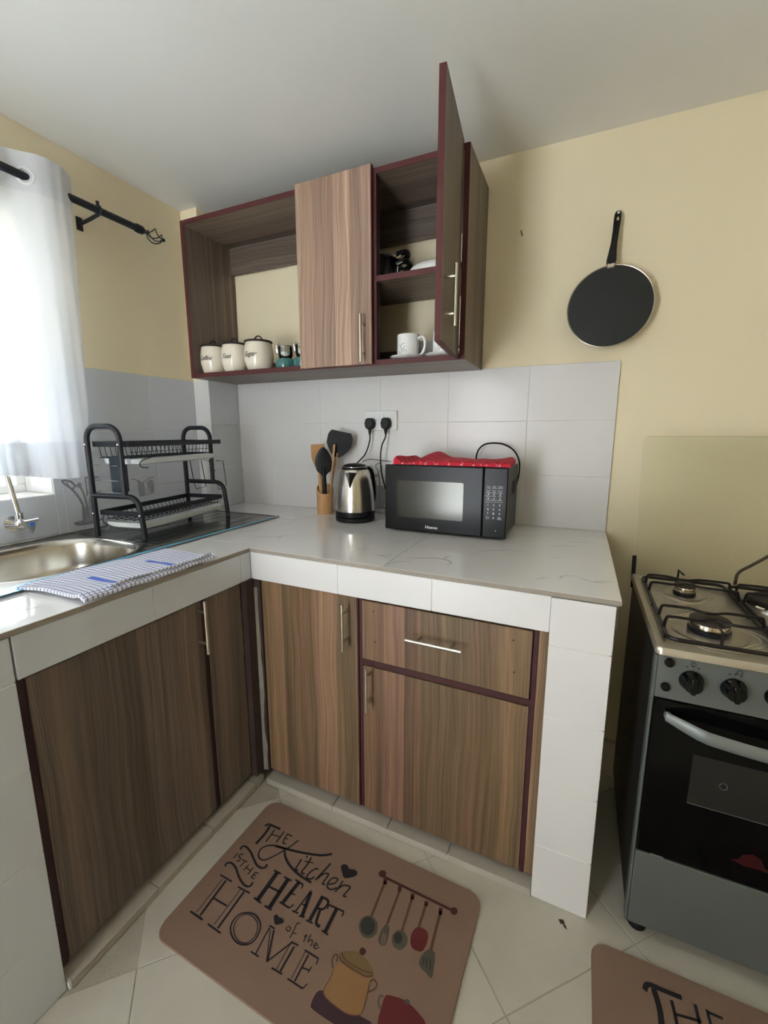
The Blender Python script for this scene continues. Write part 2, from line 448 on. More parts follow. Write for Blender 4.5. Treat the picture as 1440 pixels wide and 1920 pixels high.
MAT_INK=[(5,[(48,-93),(54,-82),(77,-81),(99,-80)]),(5.7,[(61,-85),(66,-113),(64,-153)]),(3.2,[(84,-90),(86,-111),(87,-134)]),(3.2,[(116,-81),(117,-100),(117,-122)]),(2.5,[(86,-107),(120,-101)]),(2.8,[(131,-81),(132,-99),(137,-115)]),(2.8,[(131,-84),(150,-84)]),(2.4,[(134,-99),(144,-97)]),(2.7,[(137,-115),(149,-112)]),(3.1,[(175,-86),(168,-108),(156,-133),(140,-161),(125,-181),(109,-185),(95,-176),(90,-159),(100,-143),(123,-132),(158,-126)]),(4.8,[(123,-132),(158,-126),(208,-115),(249,-103),(275,-92),(294,-78)]),(4.6,[(159,-133),(174,-148),(202,-163),(236,-172),(263,-175),(287,-176)]),(3.5,[(221,-132),(222,-149),(224,-166),(232,-163)]),(4.2,[(228,-118),(233,-119)]),(3.6,[(244,-114),(246,-138),(244,-164),(255,-164)]),(2.5,[(233,-133),(259,-126)]),(3.3,[(283,-137),(275,-138),(266,-156),(267,-170),(279,-169),(286,-159)]),(3.7,[(306,-105),(300,-135),(294,-165)]),(3.2,[(296,-158),(304,-141),(317,-134),(318,-150),(317,-165),(325,-163)]),(3.1,[(333,-159),(347,-149),(349,-135),(334,-139),(330,-157),(337,-168),(351,-166),(359,-156)]),(3.2,[(365,-133),(364,-150),(361,-168)]),(3.2,[(363,-158),(374,-142),(392,-139),(390,-153),(387,-167),(396,-165)]),(2.3,[(37,-200),(36,-219)]),(2.3,[(55,-197),(47,-199),(46,-207),(55,-209),(58,-217),(50,-219)]),(1.9,[(62,-210),(82,-209)]),(2.2,[(74,-209),(73,-229)]),(2.2,[(92,-213),(89,-233)]),(2.2,[(110,-214),(109,-237)]),(1.9,[(91,-223),(108,-225)]),(2.2,[(125,-222),(124,-239)]),(1.8,[(125,-222),(137,-221)]),(1.8,[(125,-230),(133,-230)]),(1.8,[(124,-239),(136,-238)]),(4,[(35,-188),(33,-178),(45,-174),(69,-181),(93,-194),(114,-204),(132,-205),(141,-197),(138,-189)]),(3.8,[(34,-247),(29,-240),(41,-232),(63,-237),(86,-250),(108,-260),(126,-264),(139,-259),(138,-247)]),(8.7,[(182,-195),(183,-278)]),(3.4,[(169,-194),(194,-194)]),(3.4,[(170,-278),(197,-280)]),(8.3,[(222,-197),(225,-279)]),(3.3,[(207,-197),(234,-196)]),(3.3,[(210,-281),(234,-282)]),(3.8,[(185,-237),(224,-235)]),(7.3,[(255,-190),(249,-254)]),(3.2,[(241,-189),(270,-191)]),(2.6,[(270,-191),(272,-201)]),(2.6,[(252,-224),(267,-223)]),(3.3,[(240,-256),(274,-257)]),(2.7,[(274,-257),(278,-245)]),(2.9,[(300,-194),(293,-257)]),(6.9,[(301,-198),(316,-259)]),(2.5,[(298,-234),(313,-232)]),(2.7,[(284,-259),(303,-257)]),(2.7,[(308,-261),(324,-258)]),(6.9,[(337,-197),(340,-258)]),(2.9,[(331,-261),(351,-260)]),(4.2,[(332,-196),(352,-195),(360,-203),(356,-220),(340,-225)]),(4.9,[(350,-223),(354,-243),(360,-257),(372,-259)]),(3.3,[(364,-204),(409,-201)]),(2.4,[(364,-204),(366,-215)]),(2.7,[(409,-201),(410,-213)]),(6.8,[(388,-203),(391,-264)]),(2.7,[(381,-264),(402,-265)]),(1.5,[(54,-278),(59,-373)]),(4.3,[(66,-277),(74,-374)]),(3.1,[(39,-272),(83,-272)]),(3.1,[(42,-378),(88,-379)]),(1.5,[(121,-277),(124,-374)]),(4,[(134,-277),(139,-376)]),(2.9,[(109,-275),(151,-274)]),(2.9,[(108,-380),(154,-381)]),(3.1,[(72,-327),(120,-326)]),(2.7,[(184,-313),(206,-310),(232,-322),(242,-343),(240,-362),(225,-375),(201,-378),(175,-368),(162,-350),(165,-327),(184,-313)]),(1.6,[(184,-317),(204,-316),(225,-325),(237,-346),(232,-365),(222,-372),(205,-374),(182,-364),(170,-349),(171,-329),(184,-317)]),(2.3,[(257,-317),(265,-377)]),(2.4,[(251,-378),(276,-378)]),(2.6,[(254,-313),(271,-313)]),(1.5,[(261,-318),(300,-378)]),(3,[(271,-316),(301,-375)]),(2.5,[(300,-378),(330,-318)]),(1.2,[(328,-324),(331,-379)]),(3.4,[(340,-323),(342,-379)]),(2.4,[(327,-318),(348,-317)]),(2.5,[(319,-382),(349,-381)]),(1.2,[(371,-320),(374,-378)]),(2.8,[(382,-322),(384,-379)]),(2.6,[(368,-318),(408,-318)]),(2.1,[(408,-318),(410,-330)]),(2,[(384,-350),(401,-347)]),(2,[(403,-339),(402,-352)]),(2.6,[(366,-382),(409,-382)]),(2.1,[(409,-382),(413,-370)]),(1.8,[(296,-295),(298,-301),(307,-302),(307,-294),(298,-293)]),(1.8,[(322,-276),(315,-277),(317,-294),(319,-313)]),(1.5,[(317,-301),(328,-298)]),(2,[(351,-288),(355,-305)]),(1.5,[(348,-294),(356,-291)]),(1.9,[(362,-283),(364,-301)]),(1.7,[(366,-299),(370,-292),(375,-296),(376,-305)]),(1.7,[(383,-301),(390,-295),(383,-294),(383,-302),(390,-304),(396,-297)])]
MAT_FILL=[("ink",[(365,-124),(350,-113),(338,-100),(341,-91),(352,-88),(363,-95),(375,-91),(387,-92),(392,-99),(386,-110)]),("ink",[(266,-305),(255,-297),(249,-290),(254,-284),(264,-287),(273,-285),(281,-289),(279,-296)]),("steel",[(506,-194),(509,-203),(509,-211),(505,-219),(500,-225),(492,-229),(484,-230),(476,-227),(468,-222),(462,-215),(459,-206),(459,-197),(462,-189),(468,-183),(475,-179),(484,-178),(493,-181),(501,-186)]),("dark",[(499,-195),(501,-202),(501,-209),(499,-215),(494,-220),(489,-223),(482,-223),(476,-221),(470,-217),(465,-211),(463,-204),(463,-197),(465,-191),(469,-186),(475,-183),(482,-183),(488,-185),(494,-189)]),("steel",[(521,-181),(532,-181),(540,-201),(540,-224),(523,-224),(518,-204)]),("steel",[(586,-187),(588,-195),(587,-202),(584,-209),(580,-214),(574,-217),(567,-217),(560,-215),(555,-211),(551,-205),(548,-197),(549,-190),(552,-183),(556,-178),(563,-175),(570,-174),(576,-177),(582,-181)]),("dark",[(573,-189),(574,-193),(574,-198),(573,-201),(570,-204),(567,-206),(563,-206),(559,-205),(556,-202),(554,-199),(552,-194),(552,-190),(554,-186),(556,-183),(560,-181),(564,-181),(567,-183),(571,-185)]),("red",[(600,-148),(622,-148),(630,-159),(632,-179),(626,-196),(605,-199),(594,-188),(590,-167)]),("steel",[(638,-186),(654,-182),(661,-194),(665,-215),(667,-235),(650,-231),(632,-224),(629,-207)]),("maroon",[(466,-61),(467,-67),(465,-72),(461,-75),(456,-76),(451,-75),(447,-71),(446,-65),(448,-60),(452,-56),(457,-55),(463,-57)]),("maroon",[(680,-68),(680,-73),(678,-78),(674,-81),(669,-82),(665,-80),(662,-76),(662,-71),(664,-66),(668,-63),(673,-62),(677,-64)]),("plum",[(450,-365),(441,-375),(442,-396),(452,-402),(506,-402),(558,-397),(579,-367),(550,-366),(466,-367)]),("tan",[(452,-320),(455,-337),(453,-362),(464,-372),(498,-376),(526,-375),(549,-364),(549,-342),(541,-303),(528,-298),(495,-303),(464,-301),(455,-308)]),("olive",[(449,-289),(450,-282),(466,-272),(488,-264),(512,-268),(529,-276),(541,-285),(543,-292),(529,-299),(494,-302),(463,-300)]),("maroon",[(505,-255),(505,-258),(504,-262),(501,-265),(497,-266),(493,-265),(490,-262),(489,-258),(490,-254),(493,-251),(498,-251),(502,-252)]),("red",[(590,-361),(586,-340),(584,-312),(596,-305),(626,-299),(651,-303),(676,-311),(682,-318),(684,-336),(675,-361),(640,-380),(604,-380)]),("steel",[(638,-297),(638,-300),(636,-303),(632,-305),(629,-304),(627,-302),(627,-299),(629,-296),(632,-294),(635,-295)])]
MAT_LINE=[("maroon",5.4,[(460,-72),(674,-73)]),("brown",4.9,[(473,-81),(480,-181)]),("brown",4.7,[(520,-86),(525,-178)]),("brown",4.7,[(558,-86),(566,-178)]),("brown",5,[(598,-88),(601,-149)]),("brown",5.4,[(639,-87),(646,-183)]),("maroon",7.9,[(471,-76),(476,-90)]),("maroon",7.9,[(516,-75),(520,-90)]),("maroon",7.8,[(556,-79),(560,-93)]),("maroon",7.4,[(597,-81),(600,-93)]),("maroon",7.3,[(637,-80),(641,-97)]),("mat",2.1,[(526,-200),(531,-223)]),("mat",2.1,[(532,-200),(537,-223)]),("dark",1.9,[(637,-204),(640,-219)]),("dark",2,[(643,-201),(649,-221)]),("dark",1.9,[(651,-199),(659,-222)]),("brown",2.5,[(452,-292),(462,-298),(493,-300),(514,-300),(528,-299),(543,-290)]),("brown",2.2,[(453,-283),(467,-292),(499,-293),(524,-291),(539,-286)]),("brown",2.5,[(451,-319),(441,-309),(439,-295),(447,-293),(451,-304)]),("brown",2.8,[(546,-322),(557,-311),(557,-300),(547,-296),(542,-303)]),("steel",2.6,[(586,-337),(576,-329),(574,-316),(581,-315)]),("brown",1.6,[(452,-320),(455,-337),(453,-362),(464,-372),(498,-376),(526,-375),(549,-364),(549,-342),(541,-303)])]

# ================================================================ THE ROOM
H = 2.2743; RX = 3.05; RY = -2.95
ZT = [.88, 1.0891, 1.3023, 1.5138]                    # back wall tile courses
def tiles(parent, ex, ey, o, us, vs, mtl, th=.007, gap=.0022, bev=.0009, name='tile'):
    """grid of single tiles; us/vs = joint positions in metres from o along ex/ey"""
    ez = Vector(ex).normalized().cross(Vector(ey).normalized())
    for i in range(len(us)-1):
        for j in range(len(vs)-1):
            me = tile_mesh(us[i+1]-us[i]-gap, vs[j+1]-vs[j]-gap, th, mtl, bev)
            p = Vector(o)+Vector(ex)*(us[i]+gap/2)+Vector(ey)*(vs[j]+gap/2)-ez*th+ez*random.uniform(-.0003, .0003)
            instance(name, me, parent, frame(ex, ey, p))
# back wall
g = G(); g.box(-.16, RX+.15, .010, .16, -.15, H+.1)
wb = struct('wall_back', g, PAINT)
g = G(); g.box(.0986, 1.888, .0015, .0125, .86, ZT[3]); part('tile_bed', g, GROUT, wb)
U = [.0986, .3053, .6089, .9321, 1.2487, 1.5745, 1.889]
tiles(wb, (1, 0, 0), (0, 0, 1), (0, 0, 0), U, ZT, TILE)
g = G(); g.tube([(1.513, .006, 2.006), (1.515, -.004, 2.0), (1.5185, .004, 1.987)], .0025, 6); part('nail', g, mat('rusty_nail', srgb(108, 90, 58), .7), wb)
# left wall with the window opening
WY0, WY1, WZ0, WZ1 = -.888, -2.35, 1.033, 1.975
g = G()
g.box(-.25, -.010, WY0, .16, -.15, H+.1); g.box(-.25, -.010, RY-.15, WY1, -.15, H+.1)
g.box(-.25, -.010, WY1, WY0, -.15, WZ0-.006); g.box(-.25, -.010, WY1, WY0, WZ1, H+.1)
wl = struct('wall_left', g, PAINT)
g = G(); g.box(-.012, -.0015, WY0, -.198, .86, 1.508); g.box(-.012, -.0015, -2.0, WY0, .86, WZ0-.004); part('tile_bed', g, GROUT, wl)
LV = [.88, 1.0205, 1.265, 1.5085]
tiles(wl, (0, 1, 0), (0, 0, 1), (0, 0, 0), [WY0, -.8575, -.4495, -.1995], LV, TILE_SHADE)
tiles(wl, (0, 1, 0), (0, 0, 1), (0, 0, 0), [-2.0, -1.67, -1.265, WY0], [.88, WZ0-.003], TILE_SHADE)
# window reveal tiles (sill)
tiles(wl, (0, 1, 0), (-1, 0, 0), (0, 0, WZ0), [WY1, -1.733, -1.325, WY0], [0, .235], TILE, th=.006)
# corner column
g = G(); g.box(-.02, .0906, -.190, .012, -.1, H+.05)
wc = struct('wall_corner', g, PAINT, 'boxed-in column filling the back left corner')
g = G(); g.box(-.004, .0971, -.1965, .004, .86, 1.5105); part('tile_bed', g, GROUT, wc)
tiles(wc, (1, 0, 0), (0, 0, 1), (0, -.198, 0), [0.0, .0986], ZT, TILE)
tiles(wc, (0, 1, 0), (0, 0, 1), (.0986, 0, 0), [-.198, 0.0], ZT, TILE_SHADE)
# far walls (behind and right of the camera)
g = G(); g.box(RX, RX+.15, RY-.15, .01, -.15, H+.1); struct('wall_right', g, PAINT)
g = G(); g.box(-.25, .45, RY-.15, RY, -.15, H+.1); g.box(1.11, RX+.15, RY-.15, RY, -.15, H+.1); g.box(.45, 1.11, RY-.15, RY, 2.1, H+.1)
struct('wall_front', g, PAINT)
g = G(); 
for x0, x1, z0, z1 in ((.45, .49, 0, 2.1), (1.07, 1.11, 0, 2.1), (.49, 1.07, 2.05, 2.1)): g.box(x0, x1, RY-.14, RY+.01, z0, z1, .004)
dr = struct('door_1', g, mat('door_frame_paint', srgb(96, 48, 40), .5), 'open doorway in the wall behind the camera')  # not in view; put in to let daylight reach the cabinet fronts
g = G(); g.box(-.25, RX+.15, RY-.15, .16, H, H+.12); struct('ceiling', g, CEIL)
g = G(); g.box(-14, 14, -16, 12, -.30, -.16); struct('ground', g, mat('pale_concrete_yard', srgb(178, 184, 190), .9, var=.06, vscale=1.5), 'sunlit concrete yard outside the window')  # unseen yard added to reflect sunlight up through the window
# floor: diagonal 38.5 cm tiles
g = G(); g.box(-.25, RX+.15, RY-.15, .16, -.10, -.0017); fl = struct('floor', g, FGROUT)
TS = .385
def clip(poly, x0, x1, y0, y1):
    for ax, lim, sg in ((0, x0, 1), (0, x1, -1), (1, y0, 1), (1, y1, -1)):
        out = []
        for i in range(len(poly)):
            a, b = poly[i], poly[(i+1) % len(poly)]
            ia, ib = (a[ax]-lim)*sg >= 0, (b[ax]-lim)*sg >= 0
            if ia: out.append(a)
            if ia != ib:
                t = (lim-a[ax])/(b[ax]-a[ax]); out.append((a[0]+(b[0]-a[0])*t, a[1]+(b[1]-a[1])*t))
        poly = out
        if len(poly) < 3: return None
    return poly
d = 1/math.sqrt(2)
for i in range(-8, 12):
    for j in range(-10, 12):
        # along e1=(d,-d), e2=(d,d); joint lines x+y=.652 and y-x=-2.245
        s0 = (2.245)*d+i*TS; t0 = .652*d+j*TS
        q = [(s0+a*TS+(.0015 if a == 0 else -.0015), t0+b*TS+(.0015 if b == 0 else -.0015)) for a, b in ((0, 0), (1, 0), (1, 1), (0, 1))]
        P4 = [((s_+t_)*d, (-s_+t_)*d) for s_, t_ in q]
        c = clip(P4, .70, 3.03, -2.6, -.02)
        if not c: continue
        cx = sum(p[0] for p in c)/len(c); cy = sum(p[1] for p in c)/len(c)
        if cx < .80 and cy > -1.40: continue
        gg = G(); gg.prism([(p[0]-cx, p[1]-cy) for p in c], -.007, 0, bev=.0008)
        instance('tile', gg.mesh('tile', FLOORT), fl, Matrix.Translation((cx, cy, random.uniform(-.0004, 0))))
tiles(wl, (1, 0, 0), (0, 0, 1), (-.178, WY0-.002, 0), [0, .172], [WZ0+.001, 1.265, 1.5085], TILE, th=.004)
# window frame, glass
g = G()
yc = (WY0+WY1)/2
for y0, y1, z0, z1 in ((WY1, WY0, WZ0, WZ0+.03), (WY1, WY0, WZ1-.03, WZ1), (WY1, WY1+.03, WZ0+.03, WZ1-.03), (WY0-.03, WY0, WZ0+.03, WZ1-.03), (yc-.018, yc+.018, WZ0+.03, WZ1-.03)):
    g.box(-.215, -.180, y0, y1, z0, z1, .002)
g.box(-.212, -.183, WY1+.03, yc-.018, 1.50, 1.53); g.box(-.212, -.183, yc+.018, WY0-.03, 1.50, 1.53)
win = struct('window_1', g, mat('white_window_frame', srgb(228, 226, 220), .4))
for y0, y1 in ((WY1+.03, yc-.018), (yc+.018, WY0-.03)):
    for z0, z1 in ((WZ0+.03, 1.50), (1.53, WZ1-.03)):
        g = G(); g.box(-.199, -.196, y0, y1, z0, z1); part('pane', g, GLASS, win)

# printed motifs on three tiles (flat print): utensils jar, cup, cutlery jar
def motif(parent, ex, ey, o, lines, fills, name='printed_motif'):
    g = G()
    for wd, p in lines: g.stroke([(a*.001, b*.001) for a, b in p], wd*.001, z=.0001, m=0)
    for p in fills: g.fill([(a*.001, b*.001) for a, b in p], .0002, True, 1)
    me = g.mesh(name, [PRINT, PRINT2], recalc=False)
    instance(name, me, parent, frame(ex, ey, o))['kind'] = 'stuff'
# on left wall, mm from (y=-.86, z=.88): whisk and ladle in a tall jug
motif(wl, (0, 1, 0), (0, 0, 1), (.0005, -.862, .88),
      [(9, [(72, 40), (70, 90), (54, 135), (34, 165)]), (7, [(34, 165), (14, 185), (4, 200), (30, 196), (48, 176), (36, 164)]), (4, [(34, 165), (20, 190), (36, 196), (44, 180)]),
       (8, [(84, 45), (82, 110), (74, 150), (62, 180)]), (6, [(90, 130), (90, 205)]), (6, [(90, 205), (118, 203), (146, 200)]), (4, [(100, 145), (100, 203)]), (4, [(112, 145), (112, 203)]), (4, [(124, 145), (124, 200)]), (5, [(90, 142), (118, 140), (146, 144)]),
       (9, [(28, 32), (60, 22), (100, 22), (140, 30)]), (5, [(62, 24), (66, 90)])],
      [[(66, 24), (70, 80), (88, 92), (104, 84), (106, 28), (88, 20)], [(92, 92), (112, 96), (114, 124), (96, 126)], [(30, 28), (46, 38), (76, 30), (74, 20), (42, 18)], [(50, 176), (62, 166), (76, 176), (66, 188)]])
motif(wl, (0, 1, 0), (0, 0, 1), (.0005, -.58, .97),
      [(4, [(0, 88), (24, 84), (54, 68), (84, 86), (112, 88)]), (3, [(76, 72), (74, 20)]), (3, [(30, 10), (74, 14), (110, 20)])],
      [[(30, 80), (46, 72), (60, 60), (62, 18), (44, 8), (30, 20)], [(80, 70), (104, 76), (108, 30), (88, 20)]])
motif(wb, (1, 0, 0), (0, 0, 1), (.835, -.0009, .89),
      [(6, [(0, 232), (40, 244), (100, 240), (150, 236)]), (7, [(52, 40), (56, 120), (44, 180)]), (7, [(90, 40), (90, 130), (84, 190)]), (5, [(84, 190), (70, 214), (90, 228), (104, 206), (92, 190)]), (5, [(44, 180), (34, 200), (46, 214), (56, 196), (46, 180)]),
       (5, [(72, 40), (72, 150)]), (6, [(10, 24), (70, 14), (140, 20)])],
      [[(40, 20), (36, 110), (76, 122), (116, 112), (112, 22), (76, 12)], [(64, 160), (82, 162), (84, 176), (66, 176)]])

# ================================================================ COUNTERTOP, PIERS, PLINTH
ANG = -math.atan2(.0245, 1.0965)
EX = Vector((math.cos(ANG), math.sin(ANG), 0)); EY = Vector((-math.sin(ANG), math.cos(ANG), 0)); IC = Vector((.7946, -.7546, 0))
def R2(x, y): p = IC+EX*x+EY*y; return (p.x, p.y)
ct = thing('countertop', 'L-shaped worktop of glossy white marble-look tiles with a tiled front edge', 'countertop', (.7946, -.7546, .765))
# sink cut-out: keep the core under it low
SX0, SX1, SY0, SY1 = .030, .548, -1.42, -.272
g = G('x')
g.prism([(.1, -.002), (.1, -.262), (.552, -.262), (.79, -.262), (.79, -.748), R2(.0, .006), R2(1.092, .006), (1.888, -.002)], .80, .867)
g.box(.555, .789, -2.0, -.262, .80, .867); g.box(.001, .552, -2.0, SY0-.004, .80, .867); g.box(.001, .0985, -.268, -.2, .80, .867)
part('slab', g, PLASTER, ct, world=True)
def top_tile(poly):
    g = G(); g.prism(poly, .868, .880, bev=.0009)
    cx = sum(p[0] for p in poly)/len(poly); cy = sum(p[1] for p in poly)/len(poly)
    me = g.mesh('tile', [TOP], Vector((cx, cy, .868))); 
    instance('tile', me, ct, Matrix.Translation(Vector((cx, cy, .868))-ct.location))
k = .0010
def xa(p): return p[0]
c7 = R2(.49, -.001); c18 = R2(1.0965, -.001)
top_tile([(.6605+k, -.150-k), (.6605+k, -.722), (.7926, -.722), (.7926, -.7556), (c7[0]-k, c7[1]), (1.277-k, -.150-k)])
top_tile([(1.277+k, -.150-k), (c7[0]+k, c7[1]), c18, (1.890, -.150-k)])
top_tile([(.6605+k, -.150+k), (1.277-k, -.150+k), (1.277-k, -.001), (.6605+k, -.001)])
top_tile([(1.277+k, -.150+k), (1.890, -.150+k), (1.889, -.001), (1.277+k, -.001)])
top_tile([(.0996, -.001), (.0996, -.270), (.6605-k, -.270), (.6605-k, -.001)])
top_tile([(.549, -.270-k), (.549, -.722+k), (.6605-k, -.722+k), (.6605-k, -.270-k)])
top_tile([(.549, -.722-k), (.549, -1.30), (.7956, -1.30), (.7956, -.722-k)])
top_tile([(.549, -1.30-k*2), (.549, -1.90), (.7956, -1.90), (.7956, -1.30-k*2)])
top_tile([(.001, SY0-.002), (.001, -1.90), (.547, -1.90), (.547, SY0-.002)])
# skirting of the worktop front
def skirt(x0, x1, right=True, z0=.773, z1=.8665):
    if right:
        instance('skirt_tile', tile_mesh(x1-x0-.002, z1-z0, .008, TILE), ct, frame(EX, (0, 0, 1), Vector((*R2(x0+.001, .0085), z0))-ct.location))
    else:
        instance('skirt_tile', tile_mesh(x1-x0-.002, z1-z0, .008, TILE_SHADE), ct, frame((0, 1, 0), (0, 0, 1), Vector((.7866, x0+.001, z0))-ct.location))
for a, b in ((.001, .342), (.342, .642), (.642, .947)): skirt(a, b)
for a, b in ((-.800, -.7465), (-1.120, -.800), (-1.432, -1.120)): skirt(a, b, False)
g = G('x'); g.prism([R2(.002, .02), R2(.002, .0018), R2(.947, .0018), R2(.947, .02)], .775, .799); g.prism([R2(.002, .0058), R2(.002, .0018), R2(.947, .0018), R2(.947, .0058)], .799, .866); g.box(.776, .7932, -1.43, -.757, .775, .799); g.box(.7895, .7932, -1.43, -.757, .799, .866)
part('edge_backing', g, GROUT, ct, world=True)
# grey tile body seen at the worktop nosing
g = G('x'); g.prism([R2(.0015, .0), R2(.0015, -.0022), R2(1.0965, -.0022), R2(1.0965, .0)], .8682, .8793); g.box(.7953, .7966, -1.9, -.757, .8682, .8793)
part('nosing', g, TEDGE, ct, 'grey-beige raw edge of the worktop tiles', world=True)
# marble veins (flat print in the tile glaze)
g = G()
V = [(5, [(1.315, -.655), (1.35, -.640), (1.39, -.622), (1.425, -.622), (1.445, -.632)]), (4, [(1.425, -.622), (1.432, -.590), (1.44, -.578)]), (4, [(1.425, -.622), (1.455, -.648), (1.452, -.668)]),
     (3, [(1.20, -.66), (1.235, -.655), (1.262, -.64), (1.27, -.63)]), (4, [(1.225, -.66), (1.25, -.668), (1.268, -.66)]), (2.5, [(1.12, -.63), (1.16, -.615)]),
     (3, [(1.50, -.50), (1.53, -.46), (1.575, -.44)]), (3, [(1.56, -.445), (1.60, -.43), (1.64, -.44)]), (2.5, [(1.49, -.53), (1.512, -.51)]),
     (3, [(1.70, -.70), (1.715, -.675), (1.735, -.67)]), (3, [(1.75, -.672), (1.765, -.64), (1.80, -.625)]), (3.5, [(1.80, -.64), (1.83, -.66), (1.868, -.66)]), (3, [(1.84, -.66), (1.862, -.645), (1.88, -.642)]),
     (2.5, [(1.70, -.34), (1.75, -.31), (1.80, -.295)]), (2.5, [(1.72, -.47), (1.76, -.45)]), (3, [(1.76, -.24), (1.80, -.225), (1.85, -.215)]),
     (4, [(.70, -.62), (.745, -.61), (.79, -.575), (.82, -.545)]), (4, [(.79, -.58), (.80, -.61)]), (3, [(.86, -.36), (.90, -.34), (.95, -.345)]), (3, [(1.02, -.40), (1.07, -.40)]), (2.5, [(1.2, -.50), (1.23, -.46)]),
     (3, [(.63, -1.38), (.66, -1.36), (.70, -1.365), (.72, -1.34)]), (2.5, [(.60, -.60), (.62, -.56), (.63, -.50)]), (3, [(1.285, -.74), (1.31, -.70), (1.35, -.68)])]
random.seed(11)
for w_, p in V:
    q = [(x+random.uniform(-.004, .004), y+random.uniform(-.004, .004)) for x, y in p]
    g.stroke(q, w_*.0008, z=.8802, th=.0001, taper=True)
part('vein_print', g, VEIN, ct, world=True, kind='stuff')
# tiled pier at the right end
pr = thing('tiled_pier', 'square white-tiled pier holding up the right end of the worktop by the stove', 'pier', (1.81, -.77, 0), group=None)
g = G(); g.prism([(1.764, -.01), (1.764, -.70), R2(.9495, -.055+.075), R2(.9495, -.0058), R2(1.0815, -.0058), (1.874, -.01)], 0, .7985); g.prism([R2(.9495, -.0007), R2(.9495, -.0058), R2(1.0815, -.0058), R2(1.0815, -.0007)], .7985, .866); part('core', g, GROUT, pr, world=True)
zr = [0, .170, .355, .550, .745, .867]
for i in range(5):
    instance('tile', tile_mesh(.1385, zr[i+1]-zr[i]-.0028, .008, TILE), pr, frame(EX, (0, 0, 1), Vector((*R2(.948, .0005), zr[i]+.002))-pr.location))
g = G(); g.box(1.8745, 1.8775, -.778, -.02, 0, .866); part('side_render', g, mat('pinkish_render', srgb(176, 158, 144), .9, var=.1, bump=.4), pr, world=True)
pl_ = thing('tiled_pier', 'wide grey-white tiled pier at the near left end, below the sink', 'pier', (.5, -1.66, 0))
g = G(); g.box(.02, .7930, -1.90, -1.436, 0, .7985); g.box(.7905, .7930, -1.90, -1.436, .7985, .866); part('core', g, GROUT, pl_, world=True)
for z0, z1 in ((0, .18), (.18, .377), (.377, .576), (.576, .771), (.771, .867)):
    for y0, y1 in ((-1.90, -1.734), (-1.734, -1.434)):
        instance('tile', tile_mesh(y1-y0-.002, z1-z0-.002, .008, TILE_SHADE), pl_, frame((0, 1, 0), (0, 0, 1), Vector((.7866, y0+.001, z0+.001))-pl_.location))
# low plinths under the cabinets
PLT = mat('plinth_tile', srgb(176, 168, 154), .4, bump=.15, bscale=40, var=.1, vscale=14)  # beige darkened for the shade lying on the plinth ledge
p1 = thing('plinth', 'low tiled plinth under the right-hand base cabinets', 'plinth', (*R2(.5, .1), 0), ANG)
g = G('x'); g.box(-.468, .446, -.108, .02, 0, .0175); part('core', g, GROUT, p1)
for i, (a, b) in enumerate(((-.470, -.19), (-.19, .01), (.01, .21), (.21, .448))):
    instance('tile', tile_mesh(b-a-.003, .125, .006, PLT), p1, frame((1, 0, 0), (0, 1, 0), (a+.0015, -.112, .0175)))
    instance('tile', tile_mesh(b-a-.003, .0165, .004, PLT), p1, frame((1, 0, 0), (0, 0, 1), (a+.0015, -.108, 0.0005)))
p2 = thing('plinth', 'low tiled plinth under the left-hand cabinets below the sink', 'plinth', (.70, -1.1, 0))
g = G('y'); g.box(.62, .801, -1.432, -.757, 0, .0175); part('core', g, GROUT, p2, world=True)
for a, b in ((-1.432, -1.20), (-1.20, -1.0), (-1.0, -.80), (-.80, -.757)):
    instance('tile', tile_mesh(b-a-.003, .125, .006, PLT), p2, frame((0, 1, 0), (-1, 0, 0), Vector((.806, a+.0015, .0175))-p2.location))
    instance('tile', tile_mesh(b-a-.003, .0165, .004, PLT), p2, frame((0, 1, 0), (0, 0, 1), Vector((.801, a+.0015, .0005))-p2.location))

# ================================================================ BASE CABINETS
BASEEDGE = mat('dark_maroon_rail', srgb(66, 28, 28), .6, var=.2, vscale=30)  # darker copy of the maroon edging, base cabinet shadow put into the colour
def bar_handle(parent, c, axis, L, out, off=.03, r=.0047):
    """satin bar on two posts; c = centre on the door face, out = outward unit"""
    c = Vector(c); a = Vector(axis); o = Vector(out)
    g = G(); b = c+o*off
    g.cyl(b-a*L/2, b+a*L/2, r, seg=12)
    for s_ in (-.30, .30): g.cyl(c+a*L*s_, b+a*L*s_, .0042, seg=8)
    return part('handle', g, NICKEL, parent, 'satin metal bar handle')
# left run (faces +x), world frame about its own base
cl = thing('base_cabinet', 'dark walnut-look base cabinet under the sink with one wide door and a fixed narrow panel', 'cabinet', (.5, -1.1, .039))
O_ = cl.location
g = G('z', .3); g.box(.05, .752, -1.425, -1.410, .040, .765); g.box(.05, .752, -.800, -.785, .040, .765); g.box(.05, .752, -1.410, -.800, .040, .056); part('carcass', g, WOOD, cl, world=True)
g = G('z', .31); g.box(.7625, .7785, -1.412, -.9575, .050, .764, .0012); d1 = part('door', g, WOOD_SHADE, cl, 'wide walnut-look door', world=True)
bar_handle(d1, Vector((.7785, -.972, .690))-O_, (0, 0, 1), .165, (1, 0, 0), .032)
g = G('z', 1.93); g.box(.7625, .7785, -.9385, -.790, .046, .766, .0012); part('fixed_panel', g, WOOD_SHADE, cl, 'narrow fixed walnut-look panel', world=True)
g = G(); g.box(.753, .7745, -1.428, -1.4135, .040, .772); g.box(.753, .7735, -.9565, -.9395, .040, .772); g.box(.753, .770, -1.4135, -.9565, .7655, .772); g.box(.753, .768, -1.4135, -.795, .040, .045)
part('edge_trim', g, BROWNM, cl, 'dark maroon painted frame edge', world=True)
